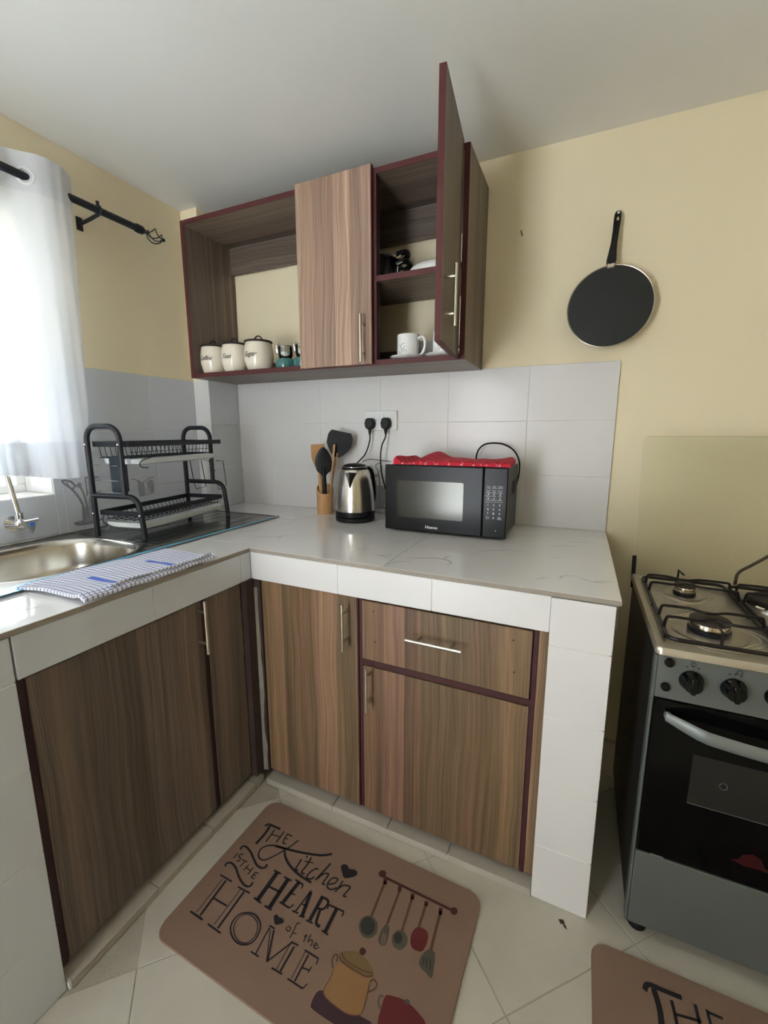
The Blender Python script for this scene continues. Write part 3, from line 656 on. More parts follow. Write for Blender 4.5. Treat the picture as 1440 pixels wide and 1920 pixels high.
# corner strip
cs = thing('corner_strip', 'stained upright batten with grey plaster smears in the inner corner of the cabinets', 'batten', (.80, -.76, .039))
g = G('z', .5); g.box(.779, .802, -.789, -.748, .0395, .772); g.box(.802, .824, -.7475, -.735, .0395, .770); part('batten', g, DARKIN, cs, world=True)
g = G(); random.seed(4)
lp = []
for i in range(15):
    z = .042+i*.05; wd = random.uniform(.006, .012)*(1.5 if i < 3 else 1)
    lp.append([(.8025, -.7475-.0005, z), (.8025+.2*wd, -.752-wd*.3, z), (.8025+wd, -.7505, z), (.8025+wd*1.4, -.7478, z)])
g.loft(lp); part('plaster_smear', g, PLASTER, cs, world=True)
# right run: local frame on the worktop edge line
ca = thing('base_cabinet', 'walnut-look base cabinet with a single tall door beside the inner corner', 'cabinet', (*R2(0, 0), .039), ANG)
g = G('z', .9); g.box(.034, .048, .045, .70, 0, .728); g.box(.386, .400, .045, .70, 0, .728); g.box(.048, .386, .045, .70, 0, .015); part('carcass', g, WOOD, ca)
g = G('z', .62); g.box(.031, .399, .013, .030, .006, .731, .0012); d2 = part('door', g, WOOD, ca, 'tall walnut-look door')
bar_handle(d2, (.368, .013, .638), (0, 0, 1), .152, (0, -1, 0), .035)
g = G(); g.box(.030, .040, .031, .045, .0, .7335); g.box(.040, .402, .031, .045, .722, .7335); g.box(.399, .403, .016, .045, 0, .732)
part('edge_trim', g, BASEEDGE, ca, 'maroon painted edge')
cb = thing('base_cabinet', 'walnut-look base cabinet with a drawer above a square door, next to the tiled pier', 'cabinet', (*R2(0, 0), .039), ANG)
g = G('z', .9); g.box(.404, .419, .045, .70, 0, .728); g.box(.404, .938, .045, .70, -.0, .015) if False else g.box(.419, .923, .045, .70, 0, .015); part('carcass', g, WOOD, cb)
g = G('z', .15); g.box(.923, .9475, .018, .70, .0, .728, .001); part('side_panel', g, WOOD, cb)
g = G('z', .77); g.box(.4185, .9085, .012, .029, .535, .724, .0012); dw = part('drawer', g, WOOD, cb, 'shallow drawer front')
bar_handle(dw, (.655, .012, .645), (1, 0, 0), .160, (0, -1, 0), .035)
g = G()
for x, z in ((.457, .695), (.463, .598), (.862, .690), (.868, .602)):
    g = G(); g.cyl((x, .0125, z), (x, .0112, z), .0026, seg=8); part('screw_hole', g, DARKIN, dw)
g = G('z', .77); g.box(.4205, .9100, .012, .029, .006, .512, .0012); dd = part('door', g, WOOD, cb, 'square lower door')
bar_handle(dd, (.447, .012, .452), (0, 0, 1), .145, (0, -1, 0), .033)
g = G(); g.box(.4045, .4165, .020, .045, 0, .732); g.box(.4165, .912, .016, .045, .5145, .5325); g.box(.4165, .912, .031, .045, .7255, .7335); g.box(.9115, .9225, .016, .045, 0, .732); g.box(.4165, .9115, .031, .045, 0, .005)
part('edge_trim', g, BASEEDGE, cb, 'maroon painted rails and stiles')

# ================================================================ WALL CABINET
XL, XR, YF, ZB, ZU = .1005, 1.387, -.297, 1.508, 2.172
wcab = thing('wall_cabinet', 'long walnut-look wall cabinet, left bay open, one door shut and one swung wide open', 'cabinet', ((XL+XR)/2, 0.0, ZB))
T = .018
g = G('z', .4); g.box(XL, XL+T, YF, -.0005, ZB, ZU); part('side_panel', g, WOOD_SHADE, wcab, world=True)
g = G('z', 1.4); g.box(XR-T, XR, YF, -.0005, ZB, ZU); part('side_panel', g, WOOD_SHADE, wcab, world=True)
g = G('x', .2); g.box(XL+T, XR-T, YF, -.0005, ZB, ZB+T); part('bottom_panel', g, WOOD_SHADE, wcab, world=True)
g = G('x', .8); g.box(XL+T, XR-T, YF, -.0005, ZU-T, ZU); part('top_panel', g, WOOD_SHADE, wcab, world=True)
g = G('z', .6); g.box(.716, .734, YF, -.0005, ZB+T, ZU-T); part('divider', g, WOOD_SHADE, wcab, world=True)
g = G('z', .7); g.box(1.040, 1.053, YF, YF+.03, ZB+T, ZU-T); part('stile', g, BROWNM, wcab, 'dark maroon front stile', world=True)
g = G('x', .33); g.box(.734, XR-T, YF, -.0005, 1.802, 1.820); part('shelf', g, WOOD_SHADE, wcab, world=True)
g = G('x', .5); g.box(XL+T, .716, -.018, -.0005, 2.032, ZU-T); g.box(.734, XR-T, -.018, -.0005, 2.032, ZU-T); part('back_rail', g, WOOD_SHADE, wcab, world=True)
g = G('x', 1.5); g.box(XL+T, .716, -.018, -.0005, ZB+T, 1.598); g.box(.734, XR-T, -.018, -.0005, ZB+T, 1.606); part('back_rail', g, WOOD_SHADE, wcab, world=True)
e = .0022; g = G()
g.box(XL-.0005, XL+T, YF-e, YF, ZB, ZU); g.box(XR-T, XR+.0005, YF-e, YF, ZB, ZU); g.box(XL+T, XR-T, YF-e, YF, ZB-.0005, ZB+T+.001); g.box(XL+T, XR-T, YF-e, YF, ZU-T-.001, ZU)
g.box(1.040, 1.053, YF-e, YF, ZB+T+.001, ZU-T-.001); g.box(.716, .734, YF-e, YF, ZB+T+.001, ZU-T-.001); g.box(1.053, XR-T, YF-e, YF, 1.8005, 1.8205)
part('edge_trim', g, EDGE, wcab, 'maroon painted front edges', world=True)
WOOD_LIT = wood_mat('light_walnut_laminate', [srgb(120, 96, 80), srgb(156, 128, 108), srgb(140, 114, 98), srgb(176, 146, 124), srgb(160, 130, 112), srgb(190, 160, 138)], gain=1.22)  # walnut's lit copy: light on the closed door put into the colour
g = G('z', 2.31); g.box(.722, 1.041, YF-e-.019, YF-e-.001, ZB+.004, ZU+.006, .001); d3 = part('door', g, WOOD_LIT, wcab, 'closed door', world=True)
g = G(); g.box(1.0405, 1.0425, YF-e-.019, YF-e-.001, ZB+.004, ZU+.006); part('door_edge', g, EDGE, d3, 'maroon side edge', world=True)
bar_handle(d3, Vector((1.010, YF-e-.019, 1.600))-wcab.location, (0, 0, 1), .168, (0, -1, 0), .030)
# open door: hinge at the right side panel, turned a little past square
th = math.radians(-84.)
hx, hy = 1.3672, YF-e-.002
def dl(x, y, z):   # door-local: x along width from hinge, y thickness
    c_, s_ = math.cos(th), math.sin(th)
    return Vector((hx+x*c_-y*s_, hy+x*s_+y*c_, z))
g = G('z', 1.71); g.box(.002, .318, -.018, 0, ZB+.004, ZU+.004)
def rotz(gg):
    c_, s_ = math.cos(th), math.sin(th)
    gg.bm.transform(Matrix(((c_, -s_, 0, hx), (s_, c_, 0, hy), (0, 0, 1, 0), (0, 0, 0, 1)))); return gg
g.custom = set(g.bm.faces)
for f in g.bm.faces:
    n = f.normal if f.normal.length else None
    for l in f.loops: l[g.uv].uv = (l.vert.co.x+l.vert.co.y+3.3, l.vert.co.z)
d4 = part('door', rotz(g), WOOD_SHADE, wcab, 'open door swung out from the right side panel', world=True)
g = G(); g.box(.3181, .3200, -.0183, .0003, ZB+.003, ZU+.005); g.box(.001, .3181, -.0183, .0003, ZB+.002, ZB+.0038); g.box(.001, .3181, -.0183, .0003, ZU+.0042, ZU+.006)
part('door_edge', rotz(g), EDGE, d4, 'maroon painted door edges', world=True)
hc_ = dl(.272, .0, 1.640); outv = Vector((-math.sin(th), math.cos(th), 0))
bar_handle(d4, hc_-wcab.location, (0, 0, 1), .165, outv, .030)

# ================================================================ CURTAIN AND ROD
cr = thing('curtain_rod', 'black metal curtain rod with a twisted cage finial above the window', 'curtain rod', (.09, -1.0, 2.066))
g = G(); g.cyl((.09, -1.95, 2.066), (.09, -.505, 2.066), .0125, seg=14); part('rod', g, BLACKM, cr, world=True)
g = G(); g.lathe([(.0135, 0), (.016, .004), (.016, .03), (.012, .036), (.008, .045), (.004, .05)], (0, 0, 0), 16); g.xf(Matrix.Translation((.09, -.515, 2.066)) @ Matrix.Rotation(-PI/2, 4, 'X')); 
g.cyl((.09, -.47, 2.066), (.09, -.455, 2.066), .004, seg=8)
for k_ in range(4):
    pts = []
    for i in range(13):
        t = i/12; a = k_*PI/2+t*2.6; r = .026*math.sin(PI*t)**.8+.002
        pts.append((.09+r*math.cos(a), -.462+t*.072, 2.066+r*math.sin(a)))
    g.tube(pts, .0022, 6)
g.ball((.09, -.383, 2.066), .007, 10)
part('finial', g, BLACKM, cr, 'twisted wire cage finial', world=True)
for yb in (-.662, -1.86):
    g = G(); g.tube(catmull([(-.008, yb-.012, 2.032), (.03, yb-.010, 2.036), (.062, yb-.003, 2.046), (.088, yb, 2.052)], 5), .0065, 8)
    g.box(-.0095, -.005, yb-.024, yb, 2.010, 2.056, .001)
    g.lathe([(.013, -.012), (.0185, -.012), (.0185, .012), (.013, .012)], (0, 0, 0), 18) if False else g.tube([(.09+.0155*math.cos(a*PI/9), yb, 2.066+.0155*math.sin(a*PI/9)) for a in range(18)], .004, 6, closed=True)
    g.cyl((.09, yb, 2.080), (.09, yb, 2.096), .006, seg=10)
    part('bracket', g, BLACKM, cr, world=True)
def cx_(y, z):
    t = (2.135-z)/1.03
    A = .036*(1-.45*t)
    ph = PI*(y+.760+.035*t)/(-.140)
    return .09+A*math.sin(ph)+(.0045*math.sin(y*95+z*1.2)+.006*math.sin(y*52+1.7-z*2.1)+.003*math.sin(y*170+z*3))*(.25+.75*t)
def edge_y(z):
    t = max(0, min(1, (2.135-z)/1.03)); return -.743-.075*t**.75+.012*math.sin(PI*t)-.004*math.sin(z*22)*t
def cur(z0, z1, off=0.):
    def f(u, v):
        z = z0+(z1-z0)*v; ye = edge_y(z); y = ye+(-1.74-ye)*u
        zz = z-(.018*math.sin(PI*(y+.76)/.07)**2*0)+(.012*math.sin(y*16) if z1 < 1.2 and v > .99 else 0)
        return (cx_(y, z)+off, y, zz)
    return f
cu = thing('curtain', 'sheer white voile eyelet curtain hanging over the window on the left', 'curtain', (.09, -1.2, 1.108))
g = G(); g.grid(cur(2.137, 1.108), 260, 46); part('panel', g, SHEER, cu, world=True)
g = G(); g.grid(cur(1.226, 1.109, .0022), 260, 6); part('hem', g, SHEER2, cu, 'doubled opaque hem at the bottom', world=True)
g = G(); g.grid(cur(2.137, 2.02, .0022), 260, 5); part('heading_tape', g, SHEER2, cu, world=True)
for kk in range(1, 6):
    y = -.760-.140*kk
    ring = []
    g = G(); sg = 1 if kk % 2 else -1
    for a in range(24):
        dy = .023*math.cos(a*PI/12); z = 2.066+.023*math.sin(a*PI/12); ring.append((cx_(y+dy*.75, z)+.003, y+dy*.75, z))
    g.tube(ring, .0048, 6, closed=True); part('eyelet', g, WHITEP, cu, world=True)

# ================================================================ SINK, TAP, TOWEL
FILM_REFL = bpy.data.materials.new('filmed_steel'); FILM_REFL.use_nodes = True
def _film_refl():
    nt = FILM_REFL.node_tree; N = nt.nodes; Lk = nt.links; b = N['Principled BSDF']
    b.inputs['Metallic'].default_value = .85; b.inputs['Roughness'].default_value = .14
    tc = N.new('ShaderNodeTexCoord'); mp = N.new('ShaderNodeMapping'); mp.inputs['Scale'].default_value = (42, 3.5, 1)
    n = N.new('ShaderNodeTexNoise'); n.inputs['Scale'].default_value = 1; n.inputs['Detail'].default_value = 4
    Lk.new(tc.outputs['Object'], mp.inputs[0]); Lk.new(mp.outputs[0], n.inputs['Vector'])
    cr = N.new('ShaderNodeValToRGB'); cr.color_ramp.elements[0].position = .35; cr.color_ramp.elements[1].position = .68
    cr.color_ramp.elements[0].color = (*srgb(74, 74, 72), 1); cr.color_ramp.elements[1].color = (*srgb(150, 150, 146), 1)  # dark base stands in for a mirror reflection; the streaks are film
    Lk.new(n.outputs['Fac'], cr.inputs[0]); Lk.new(cr.outputs[0], b.inputs['Base Color'])
    bp = N.new('ShaderNodeBump'); bp.inputs['Strength'].default_value = .25; bp.inputs['Distance'].default_value = .002
    Lk.new(n.outputs['Fac'], bp.inputs['Height']); Lk.new(bp.outputs[0], b.inputs['Normal'])
_film_refl()
sk = thing('sink', 'stainless steel inset sink with a deep rounded bowl and a ribbed drainboard', 'sink', (.29, -.85, .868))
def rrect(cx, cy, hx_, hy_, r, n=8):
    out = []
    for qx, qy, a0 in ((1, 1, 0), (-1, 1, 90), (-1, -1, 180), (1, -1, 270)):
        for i in range(n+1):
            a = math.radians(a0+90*i/n); out.append((cx+qx*(hx_-r)+r*math.cos(a), cy+qy*(hy_-r)+r*math.sin(a)))
    return out
bx, by = .318, -1.108
inner = lambda dd, r: rrect(bx, by, .203-dd, .222-dd, r)
angs = inner(0, .15)
def outer_pt(p):
    dx, dy = p[0]-bx, p[1]-by; k_ = 1e9
    if dx > 0: k_ = min(k_, (SX1-bx)/dx)
    if dx < 0: k_ = min(k_, (SX0-bx)/dx)
    if dy > 0: k_ = min(k_, (SY1-by)/dy)
    if dy < 0: k_ = min(k_, (SY0-by)/dy)
    return (bx+dx*k_, by+dy*k_)
orng = [outer_pt(p) for p in angs]
for cxn in ((SX0, SY0), (SX1, SY0), (SX0, SY1), (SX1, SY1)):
    i = min(range(len(orng)), key=lambda j: (orng[j][0]-cxn[0])**2+(orng[j][1]-cxn[1])**2); orng[i] = cxn
g = G()
L = [[(x, y, .8775) for x, y in orng], [(x, y, .8835) for x, y in orng]]
L += [[(x, y, .8835) for x, y in rrect(bx, by, .216, .235, .16)], [(x, y, .8865) for x, y in rrect(bx, by, .212, .231, .157)], [(x, y, .8865) for x, y in inner(-.003, .152)], [(x, y, .883) for x, y in inner(.001, .15)]]
for dd, z in ((.006, .86), (.012, .80), (.020, .755), (.04, .735), (.08, .728)): L.append([(x, y, z) for x, y in inner(dd, .15-dd*.5)])
L.append([(bx+(x-bx)*.25, by+(y-by)*.25, .725) for x, y in inner(0, .15)])
g.loft(L, cap0=False, cap1=True, smooth=True)
bowl = part('basin', g, SINKST, sk, world=True)
g = G('y'); g.box(SX0+.011, SX1-.011, -.868, SY1-.013, .8835, .8842)
dbp = part('drainboard', g, FILM_REFL, sk, 'drainboard still under dull protective film', world=True)
for i in range(6):
    x = .11+i*.068
    g = G('y'); g.prism([(x-.009, -.85), (x+.009, -.85), (x+.009, -.34), (x, -.32), (x-.009, -.34)], .8842, .8847, bev=.0004)
    part('rib', g, FILM_REFL, dbp, world=True)
g = G(); g.prism(rrect((SX0+SX1)/2, (SY0+SY1)/2, (SX1-SX0)/2-.001, (SY1-SY0)/2-.001, .004, 2)+[], .8835, .8838) if False else None
g.box(SX0, SX1, SY0, SY0+.012, .8836, .8862, .001); g.box(SX1-.010, SX1, SY0+.012, SY1, .8836, .8862, .001); g.box(SX0, SX0+.010, SY0+.012, SY1, .8836, .8862, .001); g.box(SX0+.01, SX1-.01, SY1-.012, SY1, .8836, .8862, .001)
part('rim', g, SINKST, sk, world=True)
g = G(); g.box(SX1-.009, SX1+.0065, -1.40, -.30, .8863, .8870); g.box(.535, .585, -1.36, -1.22, .8871, .8878)
part('protective_film', g, mat('blue_protective_film', srgb(112, 186, 222), .25, trans=.2), sk, 'blue protective film left along the front rim', world=True)
g = G(); g.lathe([(.002, .7262), (.04, .7262), (.042, .7275), (.034, .7285), (.03, .7268), (.002, .7268)], (bx, by, 0), 20); part('drain', g, CHROME, bowl, world=True)
# wall tap
tp = thing('tap', 'chrome wall-mounted sink tap with swan neck and a lever marked with a blue dot', 'tap', (.045, -1.035, .95))
g = G(); g.cyl((-.001, -1.035, .950), (.008, -1.035, .950), .026, seg=20); g.cyl((.008, -1.035, .950), (.05, -1.035, .950), .015, seg=16)
g.ball((.052, -1.035, .952), .021, 16); g.cyl((.05, -1.035, .955), (.052, -1.036, .992), .0125, seg=14); part('body', g, CHROME, tp, world=True)
g = G(); g.tube(catmull([(.050, -1.036, .985), (.042, -1.041, 1.06), (.034, -1.046, 1.14), (.033, -1.046, 1.20), (.034, -1.034, 1.222), (.036, -1.012, 1.215), (.038, -1.003, 1.18), (.038, -1.001, 1.150)], 5), .0085, 12); part('spout', g, CHROME, tp, world=True)
g = G(); g.lathe([(.008, .0), (.0135, .0), (.014, .012), (.013, .03), (.009, .036)], (.038, -1.001, 1.118), 14); part('nozzle', g, mat('worn_dark_metal', srgb(150, 132, 122), .4, .8), tp, 'dull brownish nozzle', world=True)
g = G()
g.loft([[(.066, -1.027, .958), (.066, -1.043, .958), (.066, -1.035, .944)], [(.082, -1.018, .967), (.082, -1.050, .967), (.082, -1.034, .934)], [(.100, -1.004, .972), (.100, -1.050, .970), (.102, -1.026, .922)], [(.106, -1.006, .969), (.106, -1.047, .967), (.107, -1.026, .927)]], smooth=False)
hd = part('lever', g, CHROME, tp, 'triangular lever handle', world=True)
g = G(); g.lathe([(.0005, .0), (.0085, .0), (.0085, .0016), (.0005, .002)], (0, 0, 0), 14); g.xf(Matrix.Translation((.1065, -1.028, .955)) @ Matrix.Rotation(PI/2, 4, 'Y')); part('dot', g, mat('blue_dot', srgb(70, 110, 190), .3), hd, 'blue dot', world=True)
# checked towel: lying flat, folded over along the front edge
def tw(u, v):
    # u along y (near->far), v across x (front->back)
    y = -1.295+.385*u; x = .806-(.245-.03*u)*v
    y += .012*math.sin(v*3.)*(1-u)+(-.012*(v*(1-u)))
    z = .8905+.003*math.sin(u*9+v*4)*(.3+v*.4)+.0012*math.sin(u*26+v*11)+.006*math.exp(-((v-.10)/.06)**2)
    return (x, y, z+.004)
g = G(); g.pillow(tw, 70, 40, .0075, uv=lambda a, b: (b*.245+.006, a*.385+.006))
tws = solo('dish_towel', g, CHECK, 'blue and white checked dish towel lying over the worktop edge and the sink rim', 'towel', (.70, -1.1, .888), world=True)
g = G()
def tw2(u, v):
    y = -1.225+.30*u; a = v*PI*1.05
    r = .0095+.002*math.sin(u*14)
    return (.799-.0045*math.sin(u*6)+r*math.sin(a)*.6-.03*(1-v)*(1-u*.3), y, .8945+.0015*math.sin(u*8)-r*.75*math.cos(a)+.004)
g.pillow(tw2, 40, 10, .0035, uv=lambda a, b: (b*.005+.005, a*.30))
fo = part('folded_edge', g, CHECK, tws, world=True)

# ================================================================ DISH RACK
rk = thing('dish_rack', 'two-tier black tubular dish rack with white drip trays on the drainboard', 'dish rack', (.402, -.836, .8872), math.atan2(.985, -.17))
LN = .492
def side(X):
    rr = .0095
    g = G()
    up = [(X, .207, 0), (X, .207, .10), (X, .207, .345)]
    up += [(X, .207-.045*(1-math.cos(t)), .345+.048*math.sin(t)) for t in [PI/2*i/6 for i in range(1, 7)]]
    up += [(X, .112-.045*math.sin(t), .345+.048*math.cos(t)) for t in [PI/2*i/6 for i in range(0, 7)]]
    up += [(X, .067, .25), (X, .067, .150)]
    g.tube(up, rr, 10)
    lo = [(X, .207, .150), (X, .10, .150), (X, .055, .150)]
    lo += [(X, .055-.045*math.sin(t), .105+.045*math.cos(t)) for t in [PI/2*i/6 for i in range(1, 7)]]
    lo += [(X, .004, .05), (X, 0, 0)]
    g.tube(lo, rr, 10)
    return g
for X in (0, LN):
    sf = part('side_frame', side(X), BLACKM, rk)
    for y, z in ((.207, .086), (.006, .086), (.207, .330), (.067, .330)):
        s_ = -1 if X == 0 else 1
        g = G(); g.ball((X+s_*.0095, y, z), .0042, 8); part('screw', g, CHROME, sf)
def shelf(z, y0, y1, x0, x1, depth, front_ext=0.):
    g = G()
    for y in (y0, y1): g.box(x0, x1+(front_ext if y == y0 else 0), y-.002, y+.002, z-.009, z+.009, .0008)
    for x in (x0+.004, x1-.004): g.box(x-.002, x+.002, y0+.002, y1-.002, z-.009, z+.009, .0008)
    part('shelf_rail', g, BLACKM, rk)
    g = G(); n = 19; wr = .0013
    zb = z-depth
    for i in range(n+1):
        x = x0+.02+(x1-x0-.04)*i/n
        g.tube([(x, y0+.004, z-.006), (x, y0+.010, zb+.004), (x, y0+.014, zb), (x, y1-.014, zb), (x, y1-.010, zb+.004), (x, y1-.004, z-.006)], wr, 5)
    for y in [y0+.012+(y1-y0-.024)*k/4 for k in range(5)]: g.tube([(x0+.012, y, zb-.002), (x1-.012, y, zb-.002)], wr*1.25, 5)
    g.tube([(x0+.012, y0+.006, zb+.018), (x1-.012, y0+.006, zb+.018)], wr, 5)
    part('wire_basket', g, BLACKM, rk)
def tray(z, y0, y1, x0, x1):
    g = G(); cx, cy = (x0+x1)/2, (y0+y1)/2; hx_, hy_ = (x1-x0)/2, (y1-y0)/2
    lo = [[(x, y, z+zz) for x, y in rrect(cx, cy, hx_-dd, hy_-dd, .03)] for dd, zz in ((.012, 0), (.003, .005), (0, .022), (.002, .0225), (.006, .008), (.014, .003))]
    g.loft(lo); part('drip_tray', g, TRAY, rk, 'white plastic drip tray')
shelf(.086, .018, .196, .0115, LN-.0115, .024)
tray(.030, .004, .196, .016, LN-.011)
shelf(.331, .055-.012, .1955, -.004+.0155, LN-.0115, .046, .052)
tray(.257, .030, .192, .030, LN-.011)
# wire tray holders
g = G(); g.tube(catmull([(.03, .196, .086), (.014, .19, .05), (.0125, .12, .030), (.014, .02, .030), (.03, .001, .036), (.12, .001, .030)], 4), .0016, 6); part('tray_wire', g, BLACKM, rk)
g = G(); g.tube(catmull([(.10, .028, .285), (.050, .026, .275), (.034, .026, .262), (.045, .026, .250), (.075, .028, .247)], 4), .0018, 6)
part('tray_wire', g, BLACKM, rk)
# cutlery box hanging on the near end
g = G(); L = []
for z, e_ in ((.160, .004), (.163, 0), (.288, 0), (.288, .003), (.168, .004)): L.append([(x, y, z) for x, y in rrect(.0325, .117, .0145-e_, .027-e_*.9, .006, 3)])
g.loft(L); part('cutlery_box', g, NAVY, rk, 'dark navy hanging cutlery box')
g = G(); g.tube([(-.005, .214, .205), (.012, .15, .203), (.012, .10, .202)], .0012, 5); g.tube([(-.004, .212, .258), (.01, .15, .257), (.01, .10, .256)], .0012, 5); g.tube([(-.006, .212, .152), (.01, .19, .154)], .0018, 5)
part('holder_wire', g, CHROME, rk)
# chopping board / cup wires on the far end
g = G()
X = LN+.011
g.tube([(LN+.009, .19, .255), (X+.002, .178, .14), (X+.006, .172, .112), (X+.006, .118, .124), (X+.006, .134, .245), (X+.006, .092, .245), (X+.006, .082, .200), (X+.004, .060, .200)], .0019, 6)
g.tube([(X, .052, .245), (X+.004, .018, .245), (X+.006, .010, .135), (X+.006, .050, .112), (X+.004, .058, .150)], .0019, 6)
g.tube([(X, .19, .150), (X+.004, .178, .140)], .0019, 6)
part('side_hook_wire', g, BLACKM, rk)

# ================================================================ KETTLE, CADDY, SOCKET, CORDS
kt = thing('kettle', 'brushed steel electric kettle with black lid, handle and base', 'kettle', (.895, -.190, .8805))
g = G(); g.lathe([(.070, 0), (.084, .002), (.086, .006), (.086, .017), (.082, .020)], seg=40); part('power_base', g, BLACKP, kt, 'round black power base')
g = G(); g.lathe([(.080, .0205), (.0855, .024), (.086, .040), (.0852, .044), (.07, .045)], seg=40); part('bottom_ring', g, BLACKP, kt)
g = G(); g.lathe([(.078, .0445), (.0848, .0455), (.0848, .060), (.0835, .095), (.079, .135), (.072, .175), (.063, .207), (.0555, .222), (.050, .223)], seg=48)
kb = part('body', g, STEEL, kt)
g = G(); g.lathe([(.050, .2228), (.0560, .223), (.0555, .229), (.050, .234), (.052, .2345), (.048, .240), (.030, .246), (.008, .248)], seg=36); ld = part('lid', g, BLACKP, kt)
g = G(); g.tube([(.0525*math.cos(a*PI/16), .0525*math.sin(a*PI/16), .2335) for a in range(32)], .0016, 6, closed=True); part('lid_ring', g, CHROME, ld, 'chrome ring')
dirc = math.atan2(-1.0, .22)   # towards the camera, a little left
def K(rad, lat, z):
    c_, s_ = math.cos(dirc), math.sin(dirc); return (rad*c_-lat*s_, rad*s_+lat*c_, z)
g = G()
a_ = [K(.060, -.026, .212), K(.090, -.001, .216), K(.060, .026, .212)]
b_ = [K(.070, -.013, .186), K(.088, -.0005, .187), K(.070, .013, .186)]
c_ = [K(.079, -.002, .150), K(.0815, 0, .150), K(.079, .002, .150)]
g.loft([c_, b_, a_], smooth=False); part('spout', g, STEEL, kb)
hdir = dirc+PI-.75
g = G(); pts = [(.050, .226), (.072, .224), (.088, .203), (.096, .160), (.098, .110), (.094, .080), (.084, .066)]
P3 = catmull([(r_*math.cos(hdir), r_*math.sin(hdir), z_) for r_, z_ in pts], 5)
g.tube(P3, .0125, 10, flat=.6); part('handle', g, BLACKP, kt, 'black looped handle')

uc = thing('utensil_holder', 'round bamboo utensil pot with a slanted rim beside the kettle', 'holder', (.688, -.105, .8805))
g = G(); n = 36; R_ = .0385
ro = lambda a: .118+.022*math.cos(a-2.2)*1.0
oo = [[(R_*math.cos(a), R_*math.sin(a), 0) for a in [2*PI*i/n for i in range(n)]], [(R_*math.cos(a), R_*math.sin(a), ro(a)) for a in [2*PI*i/n for i in range(n)]],
      [((R_-.005)*math.cos(a), (R_-.005)*math.sin(a), ro(a)) for a in [2*PI*i/n for i in range(n)]], [((R_-.005)*math.cos(a), (R_-.005)*math.sin(a), .006) for a in [2*PI*i/n for i in range(n)]]]
g.loft(oo); part('pot', g, BAMBOO, uc)
def utensil(name, label, p0, p1, head, hm, r=.0055, stick=BAMBOO, hl=None, facing=0.):
    """stick from p0 (inside the pot) up to p1; head(g) built at origin, +z up"""
    p0, p1 = Vector(p0), Vector(p1); t = thing(name, label, 'utensil', p0)
    d_ = (p1-p0); q = d_.normalized().to_track_quat('Z', 'Y').to_matrix().to_4x4()
    zz = d_.normalized(); yy = Vector((.42, -.9, 0)); yy = (yy-zz*yy.dot(zz)).normalized(); xx = yy.cross(zz)
    M_ = Matrix((xx, yy, zz)).transposed().to_4x4() @ Matrix.Rotation(facing, 4, 'Z')
    g = G(); g.cyl((0, 0, 0), (0, 0, d_.length), r, r*.85, 10); g.xf(M_); part('shaft', g, stick, t)
    g = G(); head(g); g.xf(M_ @ Matrix.Translation((0, 0, d_.length))); part('head', g, hm, t, hl)
    return t
def flat_head(wd, ln, th_, n=10, neck=.008, top=.5):
    def f(g):
        L = []
        for i in range(n+1):
            t = i/n; w_ = neck+(wd-neck)*min(1, (t*2.1))**.7 if t < .5 else wd*(1-(1-top)*max(0, (t-.75)/.25)**2)
            z = -.02+t*(ln+.02); L.append([(w_, th_/2, z), (-w_, th_/2, z), (-w_, -th_/2, z), (w_, -th_/2, z)])
        g.loft(L, smooth=False)
    return f
def spoon_head(wd, ln):
    def f(g):
        L = []; n = 12
        for i in range(n+1):
            t = i/n; a = PI*t; w_ = max(.0075*(1-t), wd*math.sin(min(a*.97+.03, PI))**.7); z = -.055+t*(ln+.055)
            w_ = max(.0075 if t < .35 else .002, w_ if t > .25 else .0075+(w_-.0075)*max(0, t-.1)/.15*1.0 if t > .1 else .0075)
            dz = .006*math.sin(a)
            L.append([(w_*math.cos(b), .004*math.sin(b)-dz, z) for b in [2*PI*k/14 for k in range(14)]])
        g.loft(L)
    return f
B0 = Vector((.688, -.105, .889))
utensil('wooden_spatula', 'flat bamboo spatula with a square end, leftmost in the bamboo pot', B0+Vector((-.008, -.012, 0)), (.664, -.110, 1.105), flat_head(.033, .100, .006, top=.92), BAMBOO, .010, facing=.3)
utensil('serving_spoon', 'black silicone spoon standing in front in the bamboo pot', B0+Vector((.014, -.018, 0)), (.700, -.128, 1.10), spoon_head(.039, .092), BLACKP, .0105, stick=BLACKP, facing=.1)
utensil('turner', 'broad black turner head on a wooden stick, rising at the back of the bamboo pot', B0+Vector((-.004, .016, 0)), (.745, -.078, 1.165), flat_head(.058, .100, .004, neck=.012, top=.78), BLACKP, .005, facing=.0)
utensil('whisk_stick', 'thin wooden stick utensil at the right of the bamboo pot', B0+Vector((.018, .0, 0)), (.738, -.105, 1.145), flat_head(.0045, .06, .006, neck=.0045, top=.9), BAMBOO, .0042, facing=.1)

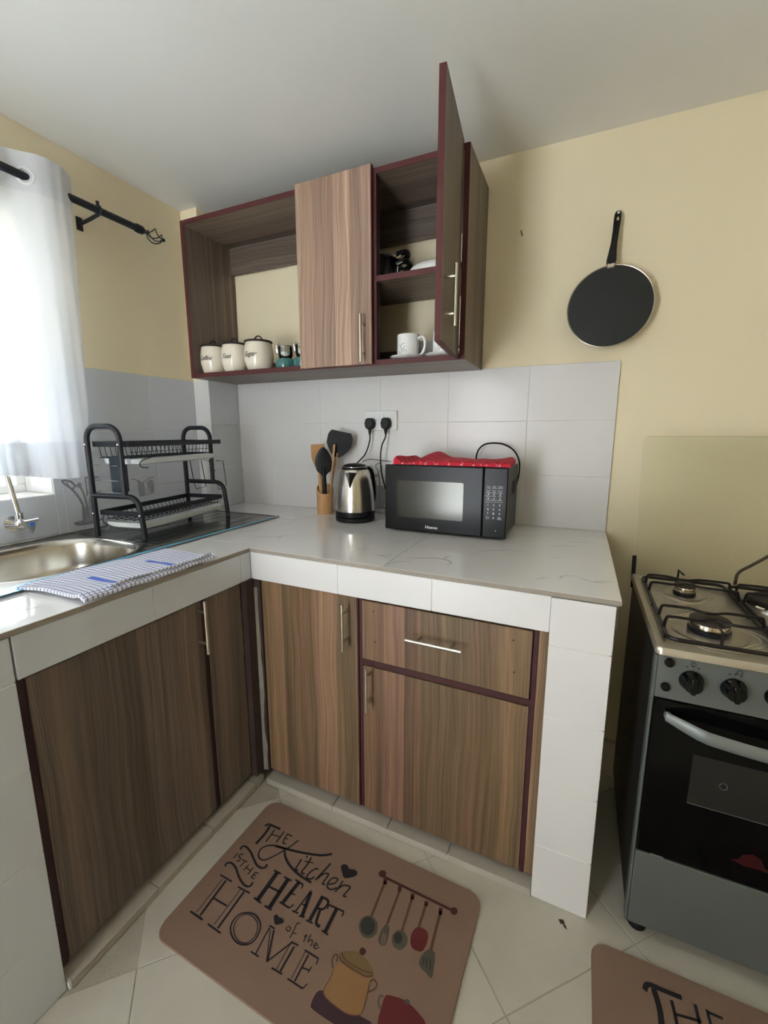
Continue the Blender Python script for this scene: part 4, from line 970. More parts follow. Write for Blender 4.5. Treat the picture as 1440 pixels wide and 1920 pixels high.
so = thing('power_socket', 'white double wall socket with two rocker switches above the kettle', 'socket', (.936, -.001, 1.268))
g = G(); g.box(.857, 1.015, -.0105, -.0005, 1.268, 1.356, .003, seg=2); part('plate', g, WHITEP, so, world=True)
for x in (.926, .947):
    g = G(); g.box(x-.0065, x+.0065, -.0135, -.0105, 1.315, 1.338, .001); part('switch', g, WHITEP, so, world=True)
for x in (.895, .977):
    g = G()
    for dx, dz, w_, h_ in ((0, .016, .004, .008), (-.011, -.006, .006, .004), (.011, -.006, .006, .004)): g.box(x+dx-w_/2, x+dx+w_/2, -.0112, -.0104, 1.298+dz-h_/2, 1.298+dz+h_/2)
    part('pin_slots', g, RUBBER, so, world=True)
def plug(t, x, cable):
    g = G(); pf = [(x-.020, 1.283), (x-.012, 1.274), (x+.012, 1.274), (x+.020, 1.283), (x+.023, 1.300), (x+.018, 1.317), (x+.009, 1.323), (x-.009, 1.323), (x-.018, 1.317), (x-.023, 1.300)]
    g.loft([[(a, -.0125, b) for a, b in pf], [(a, -.036, b) for a, b in pf], [(x+(a-x)*.82, -.040, 1.298+(b-1.298)*.82) for a, b in pf]], smooth=False)
    g.tube([(x, -.028, 1.277), (x, -.029, 1.262), (x+.001, -.030, 1.248)], [.009, .007, .0045], 10); part('plug', g, BLACKP, t, world=True)
    g = G(); g.tube(catmull(cable, 7), .0033, 8); part('cable', g, BLACKP, t, world=True)
plug(kt, .889, [(.890, -.030, 1.252), (.892, -.034, 1.225), (.884, -.038, 1.190), (.868, -.042, 1.155), (.845, -.048, 1.130), (.822, -.055, 1.10), (.802, -.075, 1.02), (.798, -.11, .93), (.806, -.145, .893), (.822, -.165, .888)])
MWCORD = (.969, [(.970, -.030, 1.252), (.972, -.040, 1.235), (.962, -.055, 1.200), (.958, -.060, 1.15), (.962, -.062, 1.09), (.974, -.063, 1.04), (.99, -.055, .98), (1.03, -.045, .92), (1.10, -.035, .888), (1.2, -.030, .886)])

# ================================================================ MICROWAVE
mw = thing('microwave', 'black countertop microwave with a reflective door window and a number keypad', 'microwave', (1.33, -.19, .8805))
plug(mw, *MWCORD)
MX0, MX1, MY, MZ0, MZ1 = 1.098, 1.560, -.325, .892, 1.138
g = G('x'); g.box(MX0+.006, MX1-.004, MY+.022, -.055, MZ0, MZ1-.002, .004, seg=2); part('casing', g, mat('dark_grey_painted_steel', srgb(52, 52, 54), .4, spec=.3), mw, world=True)
g = G('x'); g.box(MX0, 1.4755, MY, MY+.021, MZ0-.004, MZ1, .004, seg=2); md = part('door', g, MWBLK, mw, world=True)
g = G('x'); g.box(1.4765, MX1, MY, MY+.021, MZ0-.004, MZ1, .004, seg=2); mp = part('control_panel', g, MWBLK, mw, world=True)
g = G(); g.prism(rrect(1.278, 1.010, .128, .070, .006, 3), 0, .0008); g.xf(Matrix.Translation((0, MY-.0002, 0)) @ Matrix.Rotation(PI/2, 4, 'X')); part('window', g, mat('mirrored_grey_mesh_glass', srgb(66, 65, 60), .18, .6), md, 'grey reflective mesh window', world=True)
for x in (MX0+.04, MX1-.04):
    for y in (MY+.05, -.09):
        g = G(); g.lathe([(.011, .0), (.012, .002), (.012, .0122), (.009, .0125)], (x, y, .8803), 12); part('foot', g, RUBBER, mw, world=True)
GREYT = mat('white_lettering', srgb(238, 238, 238), .5)
def wall_text(s, size, x, y, z, parent, m=GREYT, name='lettering', **k_):
    me = text_mesh(s, size, m, name=name, **k_)
    instance(name, me, parent, frame((1, 0, 0), (0, 0, 1), Vector((x, y, z))-wloc(parent)))
wall_text('Hisense', .0155, 1.288, MY-.0006, .907, md, name='logo', bold=.0003)
keys = [['1', '2', '3'], ['4', '5', '6'], ['7', '8', '9']]
kx = [1.495, 1.515, 1.536]
for r_ in range(3):
    for c_ in range(3): wall_text(keys[r_][c_], .0095, kx[c_], MY-.0006, 1.0075-.0155*r_, mp, name='key_number', bold=.0002)
wall_text('0', .0095, kx[1], MY-.0006, .961, mp, name='key_number', bold=.0002)
for x, s_ in ((kx[0], 'Stop\nClear'), (kx[2], 'Start\n+30Sec')): wall_text(s_, .0058, x, MY-.0006, .961, mp, name='key_caption')
caps = [['Time\nCook', 'Time\nDefrost', 'Weight\nDefrost'], ['Power\nLevel', 'Clock\nTimer', 'Kitchen\nTimer']]
for r_ in range(2):
    for c_ in range(3): wall_text(caps[r_][c_], .0056, kx[c_], MY-.0006, 1.070-.0145*r_, mp, name='key_caption')
caps = [['Popcorn', 'Potato', 'Pizza'], ['Frozen', 'Beverage', 'Reheat']]
for r_ in range(2):
    for c_ in range(3):
        wall_text(caps[r_][c_], .0056, kx[c_], MY-.0006, 1.0385-.0140*r_, mp, name='key_caption')
        g = G(); g.lathe([(.0005, 0), (.0024, 0), (.0024, .0004), (.0005, .0004)], seg=8); g.xf(Matrix.Translation((kx[c_], MY-.0004, 1.0445-.0140*r_)) @ Matrix.Rotation(PI/2, 4, 'X')); part('key_symbol', g, GREYT, mp, world=True)
g = G(); g.box(1.486, 1.546, MY-.0006, MY-.0002, 1.0490, 1.0496); g.box(1.486, 1.546, MY-.0006, MY-.0002, 1.0172, 1.0178); part('divider_line', g, GREYT, mp, world=True)
g = G(); g.lathe([(.0005, 0), (.002, 0), (.002, .0004), (.0005, .0004)], seg=8); g.xf(Matrix.Translation((1.525, MY-.0004, .916)) @ Matrix.Rotation(PI/2, 4, 'X')); part('led', g, GREYT, mp, world=True)
g = G()
for i in range(8): g.box(MX1-.0042, MX1-.0034, -.20+i*.012, -.195+i*.012, 1.03, 1.08)
part('vent_slots', g, RUBBER, mw, world=True)
lp_ = G(); lp_.tube(catmull([(1.385, -.045, 1.10), (1.385, -.042, 1.150), (1.394, -.040, 1.188), (1.425, -.040, 1.212), (1.484, -.040, 1.213), (1.531, -.040, 1.190), (1.556, -.042, 1.150), (1.560, -.046, 1.10), (1.552, -.05, 1.05)], 6), .0034, 8)
part('power_cord_loop', lp_, BLACKP, mw, 'black cord looping up behind the casing', world=True)
# red cloth on the microwave
def rc(u, v):
    x = 1.128+.436*u; y = -.318+.215*v
    x += .01*v*(1-u)-.012*v*u
    z = MZ1+.0185+.0010*math.sin(u*31+v*5)+.0012*math.sin(u*13+v*9)
    z += .014*math.exp(-((u-.02)/.03)**2)*(1-v*.5)+.026*math.exp(-((u-.30+.05*v)/.11)**2)*math.exp(-((v-.9)/.45)**2)-.009*math.exp(-((u-.12)/.05)**2)+.008*math.exp(-((u-.97)/.05)**2)*v
    e_ = min(u, 1-u)*28; z -= .006*max(0, 1-e_)**2; e_ = min(v, 1-v)*12; z -= .006*max(0, 1-e_)**2
    return (x, y, z)
g = G(); V1 = g.grid(rc, 80, 30, uv=lambda a, b: (a*.43, b*.22)); 
W1 = g.grid(lambda a, b: (rc(a, b)[0], rc(a, b)[1], MZ1+.0012), 80, 30, uv=lambda a, b: (a*.43, b*.22))
ring = [(i, 0) for i in range(80)]+[(80, j) for j in range(30)]+[(i, 30) for i in range(80, 0, -1)]+[(0, j) for j in range(30, 0, -1)]
for i in range(len(ring)):
    a, b = ring[i], ring[(i+1) % len(ring)]; g.quad([V1[a[0]][a[1]], V1[b[0]][b[1]], W1[b[0]][b[1]], W1[a[0]][a[1]]], True, [(a[0]/80*.43, a[1]/30*.22)]*4)
rcl = solo('kitchen_cloth', g, REDC, 'folded red cotton cloth with white stitches on top of the microwave', 'cloth', (1.34, -.21, MZ1+.001), world=True)
g = G()
for i in range(9):
    u = .09+i*.103; x = 1.128+.436*u
    g.box(x-.004, x+.003, -.3205, -.3185, MZ1+.0045, MZ1+.0058); g.box(x+.002, x+.0035, -.3205, -.3185, MZ1+.003, MZ1+.0095)
part('white_stitching', g, mat('white_thread', srgb(240, 226, 226), .8), rcl, world=True)

# ================================================================ THINGS IN THE WALL CABINET
FZ = ZB+T+.0004
def jar(loc, word, label, k_=1.):
    t = thing('canister', label, 'jar', loc, group='lidded canisters in the open bay')
    g = G(); g.lathe([(.040*k_, 0), (.046*k_, .003), (.052*k_, .016), (.0595*k_, .045), (.0612*k_, .068), (.0585*k_, .095), (.0545*k_, .117), (.0525*k_, .120)], seg=40); b_ = part('body', g, CREAMC, t)
    g = G(); g.lathe([(.050*k_, .1204), (.0575*k_, .1208), (.0590*k_, .124), (.0575*k_, .1275), (.040*k_, .1305), (.004, .132)], seg=36); l_ = part('lid', g, DKLID, t, 'dark brown lid')
    g = G(); g.tube(catmull([(-.021*k_, 0, .128), (-.017*k_, 0, .142), (0, 0, .151), (.017*k_, 0, .142), (.021*k_, 0, .128)], 5), .0034, 8, flat=.8); part('loop_handle', g, DKLID, l_)
    R0 = .0617*k_
    def bend(c):
        a = c.x/R0; rr = R0+.0006+c.z; return Vector((rr*math.sin(a), -rr*math.cos(a), c.y+.066))
    me = text_mesh(word, .0275*k_, INK, shear=.6, name='script_word', bend=bend, space=.95)
    instance('script_word', me, b_, Matrix.Identity(4))
    return t
jar((.1805, -.232, FZ), 'Coffee', 'cream ceramic canister lettered Coffee, with dark lid')
jar((.3075, -.232, FZ), 'Teas', 'cream ceramic canister lettered Teas, with dark lid', 1.0)
jar((.4430, -.232, FZ), 'Sugar', 'cream ceramic canister lettered Sugar, with dark lid', 1.05)
for i, (x, lab) in enumerate(((.582, 'teal-based clear glass jar with wire clip, beside the Sugar canister'), (.672, 'teal-based clear glass jar half hidden by the shut door'))):
    t = thing('glass_jar', lab, 'jar', (x, -.225, FZ), group='teal glass jars')
    g = G(); g.lathe([(.030, 0), (.040, .003), (.0435, .018), (.042, .034), (.034, .044), (.030, .0445), (.036, .032), (.038, .016), (.03, .005)], seg=28); part('base', g, TEAL, t, 'teal glass base')
    g = G(); g.lathe([(.016, .0448), (.027, .050), (.031, .062), (.031, .098), (.029, .098), (.029, .062), (.024, .054), (.014, .050)], seg=28); c_ = part('cup', g, CLEAR, t, 'clear glass upper cup')
    g = G(); g.lathe([(.002, .0512), (.022, .0545), (.028, .064), (.028, .072), (.002, .074)], seg=24); part('white_contents', g, mat('white_powder', srgb(232, 230, 224), .9), c_)
    g = G(); g.tube(catmull([(-.026, -.022, .070), (-.028, -.024, .092), (-.024, -.020, .108), (-.016, -.014, .104), (-.018, -.016, .096)], 4), .0035, 8); g.tube([(.0315*math.cos(a*PI/12), .0315*math.sin(a*PI/12), .095) for a in range(24)], .0016, 6, closed=True)
    g.tube([(-.026, -.016, .095), (.0, -.031, .080), (.024, -.020, .095)], .0013, 6); part('wire_clip', g, CHROME, t, 'chrome wire clip')
def saucer(loc, label):
    g = G(); g.lathe([(.034, 0), (.040, .001), (.055, .006), (.0705, .0135), (.0715, .0152), (.069, .0158), (.052, .0085), (.038, .0048), (.002, .0045)], seg=40)
    return solo('saucer', g, CERAM, label, 'saucer', loc, group='white saucers')
def mug(loc, label, rz=0., sprig=True, k_=1.):
    t = thing('mug', label, 'mug', loc, rz, group='white mugs')
    g = G(); g.lathe([(.030*k_, 0), (.037*k_, .001), (.0425*k_, .010), (.0428*k_, .05), (.0428*k_, .088*k_), (.0415*k_, .0895*k_), (.0395*k_, .088*k_), (.039*k_, .02), (.034*k_, .006), (.002, .005)], seg=40); b_ = part('body', g, CERAM, t)
    g = G(); g.tube(catmull([(.0415*k_, 0, .074), (.060*k_, 0, .078), (.071*k_, 0, .062), (.069*k_, 0, .035), (.056*k_, 0, .016), (.0415*k_, 0, .013)], 6), .0052, 10); part('handle', g, CERAM, t)
    if sprig:
        g = G(); R0 = .0432*k_
        for p in ([(-.012, .012), (-.004, .028), (-.010, .046), (-.016, .050)], [(-.004, .028), (.006, .040), (.016, .042)], [(-.010, .044), (.0, .052), (.010, .053)], [(.002, .034), (.012, .030), (.018, .022)], [(-.012, .014), (-.018, .030)], [(-.002, .018), (.006, .028), (.014, .014)]):
            g.stroke(p, .0022, z=0, th=.0004, taper=True)
        for v in g.bm.verts:
            a = v.co.x/R0; rr = R0+v.co.z; z_ = v.co.y; v.co = Vector((rr*math.sin(a), -rr*math.cos(a), z_))
        part('sprig_print', g, PRINT2, b_, 'grey leaf sprig print')
    return t
saucer((1.150, -.2215, FZ), 'white saucer under the sprig mug in front'); mug((1.150, -.2215, FZ+.0052), 'white mug with a grey leaf sprig on the front saucer', -.15)
saucer((1.292, -.2215, FZ), 'white saucer just behind the open door edge'); mug((1.292, -.2215, FZ+.0052), 'white mug on the right saucer, mostly behind the open door', -.15)
mug((1.172, -.095, FZ), 'white mug standing at the back behind the sprig mug', -.1, False)
SZ = 1.8204
t = thing('saucepan', 'black cooking pot with steel rim on the upper shelf, half behind the shut door', 'pot', (.975, -.165, SZ))
g = G(); g.lathe([(.09, 0), (.102, .004), (.108, .02), (.110, .085), (.112, .088)], seg=40); part('body', g, BLACKG, t)
g = G(); g.lathe([(.104, .0882), (.113, .089), (.113, .094), (.098, .104), (.05, .118), (.002, .122)], seg=40); pl2 = part('lid', g, BLACKG, t)
g = G()
for zz, r_ in ((.0915, .1135), (.102, .101)): g.tube([(r_*math.cos(a*PI/20), r_*math.sin(a*PI/20), zz) for a in range(40)], .0016, 6, closed=True)
part('steel_rim', g, CHROME, pl2, 'thin steel rim')
g = G(); g.box(.108, .128, -.012, .012, .058, .066, .002); g.tube(catmull([(.118, -.038, .064), (.146, -.034, .072), (.152, 0, .076), (.146, .034, .072), (.118, .038, .064)], 5), .0105, 10); g.tube(catmull([(.118, -.036, .098), (.140, -.02, .108), (.146, 0, .110), (.140, .02, .108), (.118, .036, .098)], 5), .0105, 10); h_ = part('side_handle', g, BLACKP, t)
g = G(); g.cyl((.122, -.048, .080), (.138, -.046, .090), .003, seg=8); g.cyl((.126, -.048, .058), (.144, -.046, .066), .003, seg=8); g.cyl((.125, -.046, .030), (.125, -.046, .052), .0025, seg=8); part('handle_rivet', g, CHROME, h_)
t = thing('plate_stack', 'upturned white ribbed bowls on the upper shelf behind the open door edge', 'bowl', (1.2475, -.1815, SZ))
g = G(); n = 72; L = []
for r_, z_ in ((.104, .0), (.1145, .001), (.112, .012), (.100, .028), (.078, .040), (.045, .046), (.040, .052), (.034, .052), (.03, .047), (.004, .047)):
    L.append([((r_*(1+.012*math.cos(i*PI/1.5) if r_ > .07 else r_))*math.cos(2*PI*i/n) if False else (r_*(1+(.010*(i % 3 == 0) if r_ > .07 else 0)))*math.cos(2*PI*i/n), (r_*(1+(.010*(i % 3 == 0) if r_ > .07 else 0)))*math.sin(2*PI*i/n), z_) for i in range(n)])
g.loft(L); part('bowl', g, CERAM, t)

# ================================================================ FRYING PAN ON THE WALL
fp = thing('frying_pan', 'black non-stick frying pan hanging by its handle on the cream wall', 'pan', (1.833, -.0, 1.55))
M_ = Matrix.Translation((1.8335, -.004, 1.6885)) @ Matrix.Rotation(PI/2-.045, 4, 'X')
g = G(); g.lathe([(.004, 0), (.098, 0), (.108, .004), (.126, .024), (.1365, .043)], seg=64); g.xf(M_); part('outer_body', g, mat('brown_pan_enamel', srgb(60, 34, 30), .25, coat=.4), fp, world=True)
g = G(); g.lathe([(.1340, .0436), (.124, .024), (.106, .0065), (.094, .0035), (.004, .0035)], seg=64); g.xf(M_)
for f in g.bm.faces: f.normal_flip()
part('coated_inside', g, mat('non_stick_coating', srgb(21, 24, 22), .42, bump=.15, bscale=700), fp, world=True)
g = G(); g.tube([(.1355*math.cos(a*PI/32), .1355*math.sin(a*PI/32), .0435) for a in range(64)], .0021, 8, closed=True); g.xf(M_); part('rim', g, mat('aluminium', srgb(196, 186, 172), .3, 1), fp, 'bare aluminium rim', world=True)
g = G(); L = []
hs = [(1.8265, -.043, 1.828, .0135, .008), (1.828, -.042, 1.842, .0155, .009), (1.8295, -.040, 1.868, .0125, .009), (1.832, -.034, 1.90, .0102, .0085), (1.8345, -.026, 1.94, .0105, .0085), (1.8365, -.020, 1.975, .0118, .008), (1.8375, -.016, 1.995, .0115, .007), (1.838, -.014, 2.004, .008, .005)]
for x, y, z, a, b in hs: L.append([(x+a*math.cos(2*PI*i/16), y+b*math.sin(2*PI*i/16), z) for i in range(16)])
g.loft(L); hp = part('handle', g, BLACKP, fp, world=True)
g = G(); g.prism([(.0042*math.cos(a*PI/8), .013*math.sin(a*PI/8)) for a in range(16)], 0, .0006); g.xf(Matrix.Translation((1.8372, -.0275, 1.968)) @ Matrix.Rotation(PI/2+.18, 4, 'X')); part('hanging_hole', g, mat('wall_seen_through_hole', srgb(176, 160, 124), .8), hp, 'lengthwise hanging slot', world=True)
g = G(); g.box(1.8145, 1.8395, -.050, -.036, 1.815, 1.832, .003); part('bracket', g, mat('aluminium', srgb(196, 186, 172), .3, 1), fp, 'bare metal collar', world=True)
g = G(); g.cyl((1.838, .012, 1.993), (1.838, -.024, 1.996), .002, seg=8); g.cyl((1.838, -.024, 1.996), (1.838, -.0245, 1.996), .0045, seg=10); part('nail', g, CHROME, wb, 'nail holding the pan', world=True)

# ================================================================ COOKER
sv = thing('cooker', 'freestanding grey cooker with gas burners, black oven door and raised glass lid', 'cooker', (2.215, -.50, 0.0))
SGREY = mat('grey_enamel', srgb(102, 106, 101), .42, .2)
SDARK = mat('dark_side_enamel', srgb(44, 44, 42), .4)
HOB = mat('hob_stainless_steel', srgb(200, 192, 176), .3, .7, bump=.1, bscale=30, var=.06, vscale=25)
CASTI = mat('black_enamelled_wire', srgb(26, 20, 20), .35)
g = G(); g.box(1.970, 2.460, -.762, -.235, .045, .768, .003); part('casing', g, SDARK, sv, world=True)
for x in (1.966, 2.4585):
    g = G(); g.box(x, x+.0055, -.784, -.757, .045, .768, .001); part('side_trim', g, SGREY, sv, world=True)
g = G(); g.loft([[(1.9718, -.762, .672), (2.4582, -.762, .672), (2.4582, -.790, .672), (1.9718, -.790, .672)], [(1.9718, -.762, .7695), (2.4582, -.762, .7695), (2.4582, -.783, .7695), (1.9718, -.783, .7695)]], smooth=False); cp = part('control_panel', g, SGREY, sv, world=True)
for i in range(6):
    x = 2.036+.0745*i
    g = G(); g.lathe([(.0225, 0), (.0235, .002), (.0225, .006), (.019, .010), (.018, .024), (.0165, .027), (.002, .028)], seg=28); g.box(-.0045, .0045, -.0185, .0185, .024, .0310, .0015)
    g.xf(Matrix.Translation((x, -.787, .724)) @ Matrix.Rotation(PI/2, 4, 'X') @ Matrix.Rotation(.1*(i % 2), 4, 'Z')); part('knob', g, BLACKG, sv, world=True)
    g = G(); mk = [(.0, .0335), (.010, .0315), (-.010, .0315)]
    for mx_, mz_ in mk: g.lathe([(.0003, 0), (.0018, 0), (.0018, .0004), (.0003, .0004)], (mx_, mz_, 0), 8)
    g.tube([(.0045*math.cos(a*PI/8)+(.006 if i else 0), .039+.0045*math.sin(a*PI/8), .0002) for a in range(16)], .0005, 4, closed=True)
    g.xf(Matrix.Translation((x, -.7885, .724)) @ Matrix.Rotation(PI/2, 4, 'X')); part('dial_marks', g, INK, cp, world=True)
for z, x in ((.757, 1.9925), (.700, 1.9900)):
    g = G(); g.lathe([(.0095, 0), (.010, .003), (.009, .007), (.002, .009)], seg=20); g.xf(Matrix.Translation((x, -.785 if z > .72 else -.788, z)) @ Matrix.Rotation(PI/2, 4, 'X')); part('ignition_button', g, BLACKG, sv, world=True)
g = G('x'); g.box(1.9725, 2.4575, -.789, -.763, .262, .668, .003); od = part('oven_door', g, OVBLK, sv, world=True)
g = G(); g.box(2.058, 2.372, -.7898, -.7892, .427, .552); part('window', g, mat('smoked_oven_window', srgb(40, 39, 36), .2, spec=.3), od, 'smoked grey window', world=True)
g = G(); g.box(2.058, 2.372, -.7903, -.7899, .4275, .4290); g.tube([(2.119+.007*math.cos(a*PI/8), -.7902, .492+.008*math.sin(a*PI/8)) for a in range(16)], .0008, 4, closed=True); part('window_marks', g, mat('faint_grey_marks', srgb(92, 92, 90), .4), od, world=True)
g = G(); F = [(2.150, .318), (2.165, .325), (2.172, .340), (2.188, .347), (2.204, .340), (2.212, .322), (2.222, .312), (2.200, .314), (2.175, .312)]
g.prism(F, 0, .0004); g.xf(Matrix(((1, 0, 0, 0), (0, 0, -1, -.7892), (0, 1, 0, 0), (0, 0, 0, 1)))); part('red_sticker', g, mat('dark_red_sticker', srgb(48, 12, 16), .3), od, 'small dark red sticker', world=True)  # small dark red shape on the oven glass
g = G(); L = []
for i in range(25):
    t_ = i/24; x = 1.996+t_*.438; bow = math.sin(PI*t_)
    y = -.797-.034*min(1, bow*2.2); z = .633-.020*bow; hh = .0150*(.75+.25*min(1, bow*3))
    L.append([(x, y+.0065*math.cos(2*PI*k_/12), z+hh*math.sin(2*PI*k_/12)) for k_ in range(12)])
g.loft(L); g.cyl((2.001, -.786, .633), (2.001, -.800, .633), .008, seg=10); g.cyl((2.429, -.786, .633), (2.429, -.800, .633), .008, seg=10); part('handle', g, mat('silver_plastic', srgb(128, 132, 130), .4, .3), od, 'bowed silver handle', world=True)
g = G(); g.box(2.001, 2.028, -.7915, -.7885, .2625, .2665, .001); part('door_stop', g, mat('silver_plastic', srgb(128, 132, 130), .4, .3), od, world=True)
g = G('x'); g.box(1.9725, 2.4575, -.786, -.763, .046, .256, .003); part('lower_drawer', g, SGREY, sv, world=True)
for x in (2.000, 2.430):
    for y in (-.742, -.27):
        g = G(); g.lathe([(.019, 0), (.022, .004), (.022, .016), (.016, .024), (.012, .046)], (x, y, .0003), 18); part('foot', g, RUBBER, sv, world=True)
# hob
g = G(); cxh, cyh = 2.215, -.508; rr_ = lambda a, b, r_: rrect(cxh, cyh, a, b, r_, 5)
L = [[(x, y, z) for x, y in rr_(a, b, r_)] for a, b, r_, z in ((.248, .280, .012, .7705), (.251, .284, .014, .774), (.251, .284, .014, .786), (.248, .281, .012, .790), (.234, .264, .02, .790), (.229, .259, .02, .7835))]
g.loft(L, cap0=False); hb = part('hob', g, HOB, sv, 'stainless steel hob', world=True)
def ring(g, c, r_, z, w_, n=40): g.tube([(c[0]+r_*math.cos(2*PI*a/n), c[1]+r_*math.sin(2*PI*a/n), z) for a in range(n)], w_, 6, closed=True)
for c, r_ in (((2.088, -.375), .026), ((2.092, -.640), .040), ((2.325, -.640), .030)):
    g = G(); g.lathe([(r_*1.75, .7836), (r_*1.9, .7855), (r_*1.6, .7868), (r_*1.25, .785), (r_*.9, .7848)], (*c, 0), 40); part('burner_dish', g, HOB, sv, world=True)
    for q_ in (2.25, 2.6):
        g = G(); g.tube([(c[0]+r_*q_*(1+.10*math.cos(4*a*PI/24))*math.cos(a*PI/24), c[1]+r_*q_*(1+.10*math.cos(4*a*PI/24))*math.sin(a*PI/24), .7832) for a in range(48)], .0022, 6, closed=True); part('pressed_ring', g, HOB, sv, world=True)
    g = G(); g.lathe([(r_*1.05, .785), (r_*1.1, .789), (r_*1.08, .796), (r_*.98, .797)], (*c, 0), 36); part('burner_base', g, BLACKM, sv, world=True)
    g = G(); g.lathe([(r_*.99, .797), (r_*1.03, .7985), (r_*1.0, .809), (r_*.96, .811)], (*c, 0), 40); part('burner_head', g, mat('polished_aluminium', srgb(205, 196, 180), .18, 1), sv, world=True)
    g = G(); g.lathe([(r_*.9, .811), (r_*1.04, .8115), (r_*1.05, .8165), (r_*.95, .8195), (.002, .8205)], (*c, 0), 40); part('burner_cap', g, mat('brown_black_cap', srgb(58, 48, 44), .45), sv, world=True)
g = G(); g.lathe([(.083, .7836), (.083, .789), (.078, .792), (.074, .790)], (2.315, -.375, 0), 48); hp2 = part('hotplate_ring', g, CHROME, sv, world=True)
g = G(); g.lathe([(.070, .7838), (.074, .79), (.074, .800), (.071, .803), (.03, .803), (.028, .8015), (.002, .8015)], (2.315, -.375, 0), 48); part('hotplate', g, mat('cast_iron', srgb(38, 34, 32), .6, .4), sv, world=True)
def grate(x0, x1, cs):
    g = G(); y0, y1 = -.745, -.268; z = .795
    fr = [(x, y, z) for x, y in rrect((x0+x1)/2, (y0+y1)/2, (x1-x0)/2, (y1-y0)/2, .022, 5)]; g.tube(fr, .0050, 8, closed=True)
    zt = .826
    for (cx, cy), r_ in cs:
        for sx in (-1, 1):
            xe = x0 if sx < 0 else x1
            g.tube(catmull([(xe, cy+.030, z), (xe-sx*.004, cy+.030, zt-.004), (xe-sx*.016, cy+.030, zt), (cx+sx*.040, cy+.030, zt), (cx+sx*.012, cy+.030-.016, zt), (cx, cy+.030-.018, zt)], 3), .0036, 6)
            g.tube(catmull([(xe, cy-.045, z), (xe-sx*.004, cy-.045, zt-.004), (xe-sx*.016, cy-.045, zt), (cx+sx*.035, cy-.045, zt), (cx+sx*.012, cy-.030, zt), (cx, cy-.028, zt)], 3), .0036, 6)
    cx, cy = cs[0][0]; g.tube([(cx, y1, z), (cx, y1-.004, zt+.004), (cx+.012, y1-.020, zt-.006)], .0030, 6)
    cx, cy = cs[-1][0]; g.tube([(cx, y0, z), (cx, y0+.004, zt), (cx, y0+.050, zt)], .0030, 6)
    for y in (y0+.03, y1-.03, (y0+y1)/2):
        for x in (x0, x1): g.cyl((x, y, .784), (x, y, z), .0035, seg=6)
    part('pan_support', g, CASTI, sv, 'black wire pan support', world=True)
grate(1.992, 2.205, [((2.088, -.375), .026), ((2.092, -.640), .040)])
grate(2.217, 2.436, [((2.325, -.375), .026), ((2.325, -.640), .030)])
# raised glass lid with its hinge arms
ly0, lz0, ly1, lz1 = -.214, .800, -.070, 1.243
up_ = Vector((0, ly1-ly0, lz1-lz0)); Lh = up_.length; up_.normalize()
g = G(); pts = []
for x, y in rrect(0, Lh/2, .2400, Lh/2, .020, 6): pts.append((x, max(y, 0)))
g.prism(pts, 0, .0045); g.xf(frame((1, 0, 0), up_, (2.215, ly0, lz0))); lid = part('glass_lid', g, LIDGLASS, sv, 'raised pale green glass lid', world=True)
for x in (1.971, 2.459):
    g = G(); g.box(-.0055, .0055, -.052, .056, -.006, .012, .002); g.xf(frame((1, 0, 0), up_, (x, ly0-.003, lz0-.008))); part('hinge_arm', g, BLACKP, sv, world=True)
g = G()
for x, l_ in ((2.105, .16), (2.165, .085), (2.055, .41)): 
    p = Vector((x, ly0, lz0))+up_*l_; g.lathe([(.0005, 0), (.0035, 0), (.003, .002), (.0005, .0022)], seg=10) if False else g.ball((p.x, p.y-.005, p.z), .0035, 8)
part('lid_stud', g, mat('pale_rubber_stud', srgb(214, 206, 170), .5), lid, world=True)
g = G(); g.tube(catmull([(2.262, -.150, .40), (2.266, -.155, .62), (2.266, -.160, .775), (2.272, -.158, .812), (2.300, -.150, .835), (2.345, -.135, .868), (2.42, -.11, .930), (2.52, -.06, 1.02), (2.56, -.02, 1.06)], 6), .0048, 10)
solo('gas_hose', g, mat('brown_rubber_hose', srgb(66, 46, 38), .5), 'thin dark brown gas hose rising behind the cooker lid', 'hose', (2.26, -.15, .40), world=True)

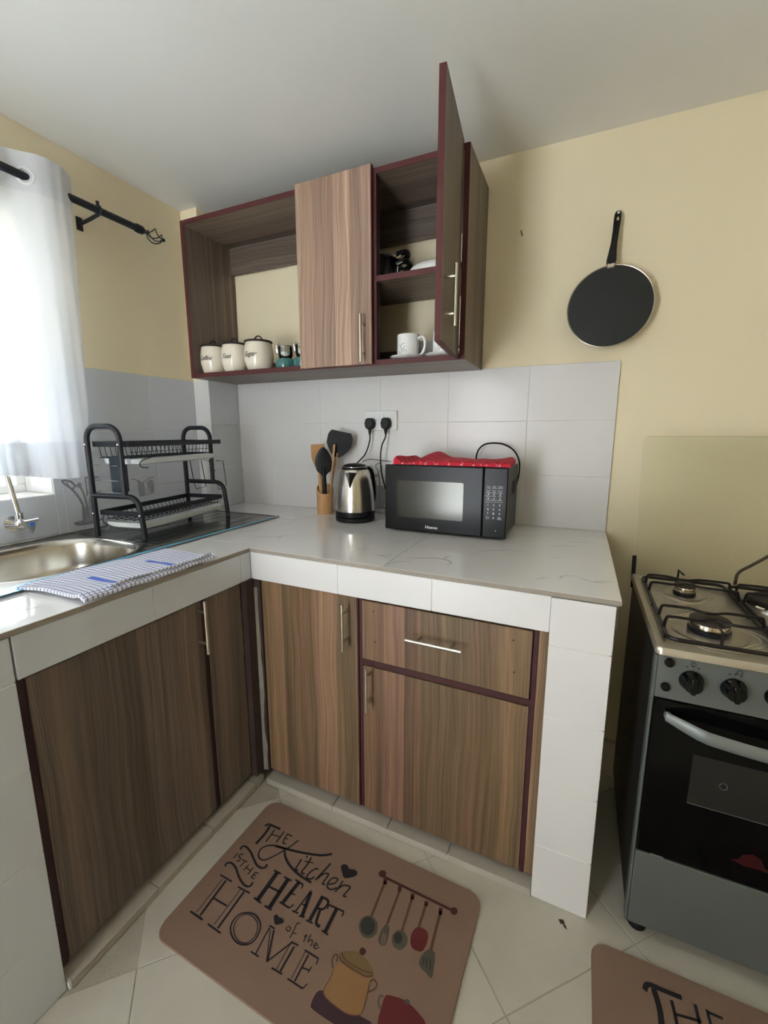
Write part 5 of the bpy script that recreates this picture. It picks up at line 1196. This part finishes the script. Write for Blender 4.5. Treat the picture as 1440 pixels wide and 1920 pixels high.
# ================================================================ FLOOR MATS
MATCOL = dict(ink=mat('mat_black_print', srgb(30, 26, 28), .8), steel=mat('mat_grey_green_print', srgb(84, 80, 66), .8), dark=mat('mat_dark_grey_print', srgb(52, 50, 46), .8), red=mat('mat_red_print', srgb(98, 34, 34), .8),
              maroon=mat('mat_maroon_print', srgb(78, 40, 34), .8), plum=mat('mat_dark_plum_print', srgb(62, 40, 46), .8), tan=mat('mat_amber_print', srgb(146, 108, 68), .8, var=.12, vscale=20), olive=mat('mat_olive_print', srgb(120, 98, 62), .8), brown=mat('mat_brown_print', srgb(98, 66, 48), .8), mat=MATF)
def floor_mat(label, loc, rz, wd, ht, k_, off, ninks=None, art=True):
    t = thing('floor_mat', label, 'mat', loc, rz)
    g = G(); g.prism(rrect(wd/2, -ht/2, wd/2, ht/2, .034, 6), .0003, .008, bev=.002); part('base', g, MATF, t)
    tr = lambda p: (p[0]*.001*k_+off[0], p[1]*.001*k_+off[1])
    if art:
        for n_, (nm, pts) in enumerate([q for q in MAT_FILL if q[0] != 'ink']):
            q = [tr(p) for p in pts]
            # keep the print on the mat
            q = [(min(max(x, .01), wd-.01), min(max(y, -ht+.008), -.01)) for x, y in q]
            g = G(); g.fill(q, .0083+n_*.00003, len(q) > 5); part('printed_'+{'steel': 'utensil', 'dark': 'utensil_hollow', 'red': 'red_pan', 'maroon': 'knob', 'plum': 'shadow', 'tan': 'pot', 'olive': 'pot_lid'}[nm], g, MATCOL[nm], t)
        by = {}
        for nm, w_, pts in MAT_LINE: by.setdefault(nm, []).append((w_, pts))
        for nm, ls in by.items():
            g = G()
            for w_, pts in ls: g.stroke([tr(p) for p in pts], w_*.00130*k_, z=.0089, th=.00002)
            part('printed_line', g, MATCOL[nm], t, kind='stuff')
    g = G()
    for w_, pts in (MAT_INK if ninks is None else MAT_INK[:ninks]): g.stroke([tr(p) for p in pts], w_*.00142*k_, z=.0088, th=.00001)
    if ninks is None:
        for nm, pts in MAT_FILL:
            if nm == 'ink': g.fill([tr(p) for p in pts], .0088, True)
    part('lettering', g, MATCOL['ink'], t, 'black lettering', kind='stuff')
    return t
floor_mat('tan kitchen mat with slogan lettering and printed pots and utensils, in the cabinet corner', (.893, -.822, 0), -.030, .730, .457, 1., (0, 0))
floor_mat('tan kitchen mat in front of the cooker, only its lettered corner in view', (1.892, -.835, 0), .0, 1.10, .64, 1.45, (.040, .070))
g = G(); g.prism([(0, 0), (.012, .004), (.016, -.004), (.006, -.010)], 0, .0006); g.prism([(.010, -.006), (.018, -.008), (.022, -.018), (.014, -.014)], 0, .0006)
solo('crumb', g, mat('dark_crumb', srgb(70, 62, 52), .9), 'small dark scrap on the floor tiles between the two mats', 'debris', (1.815, -.815, .0002))
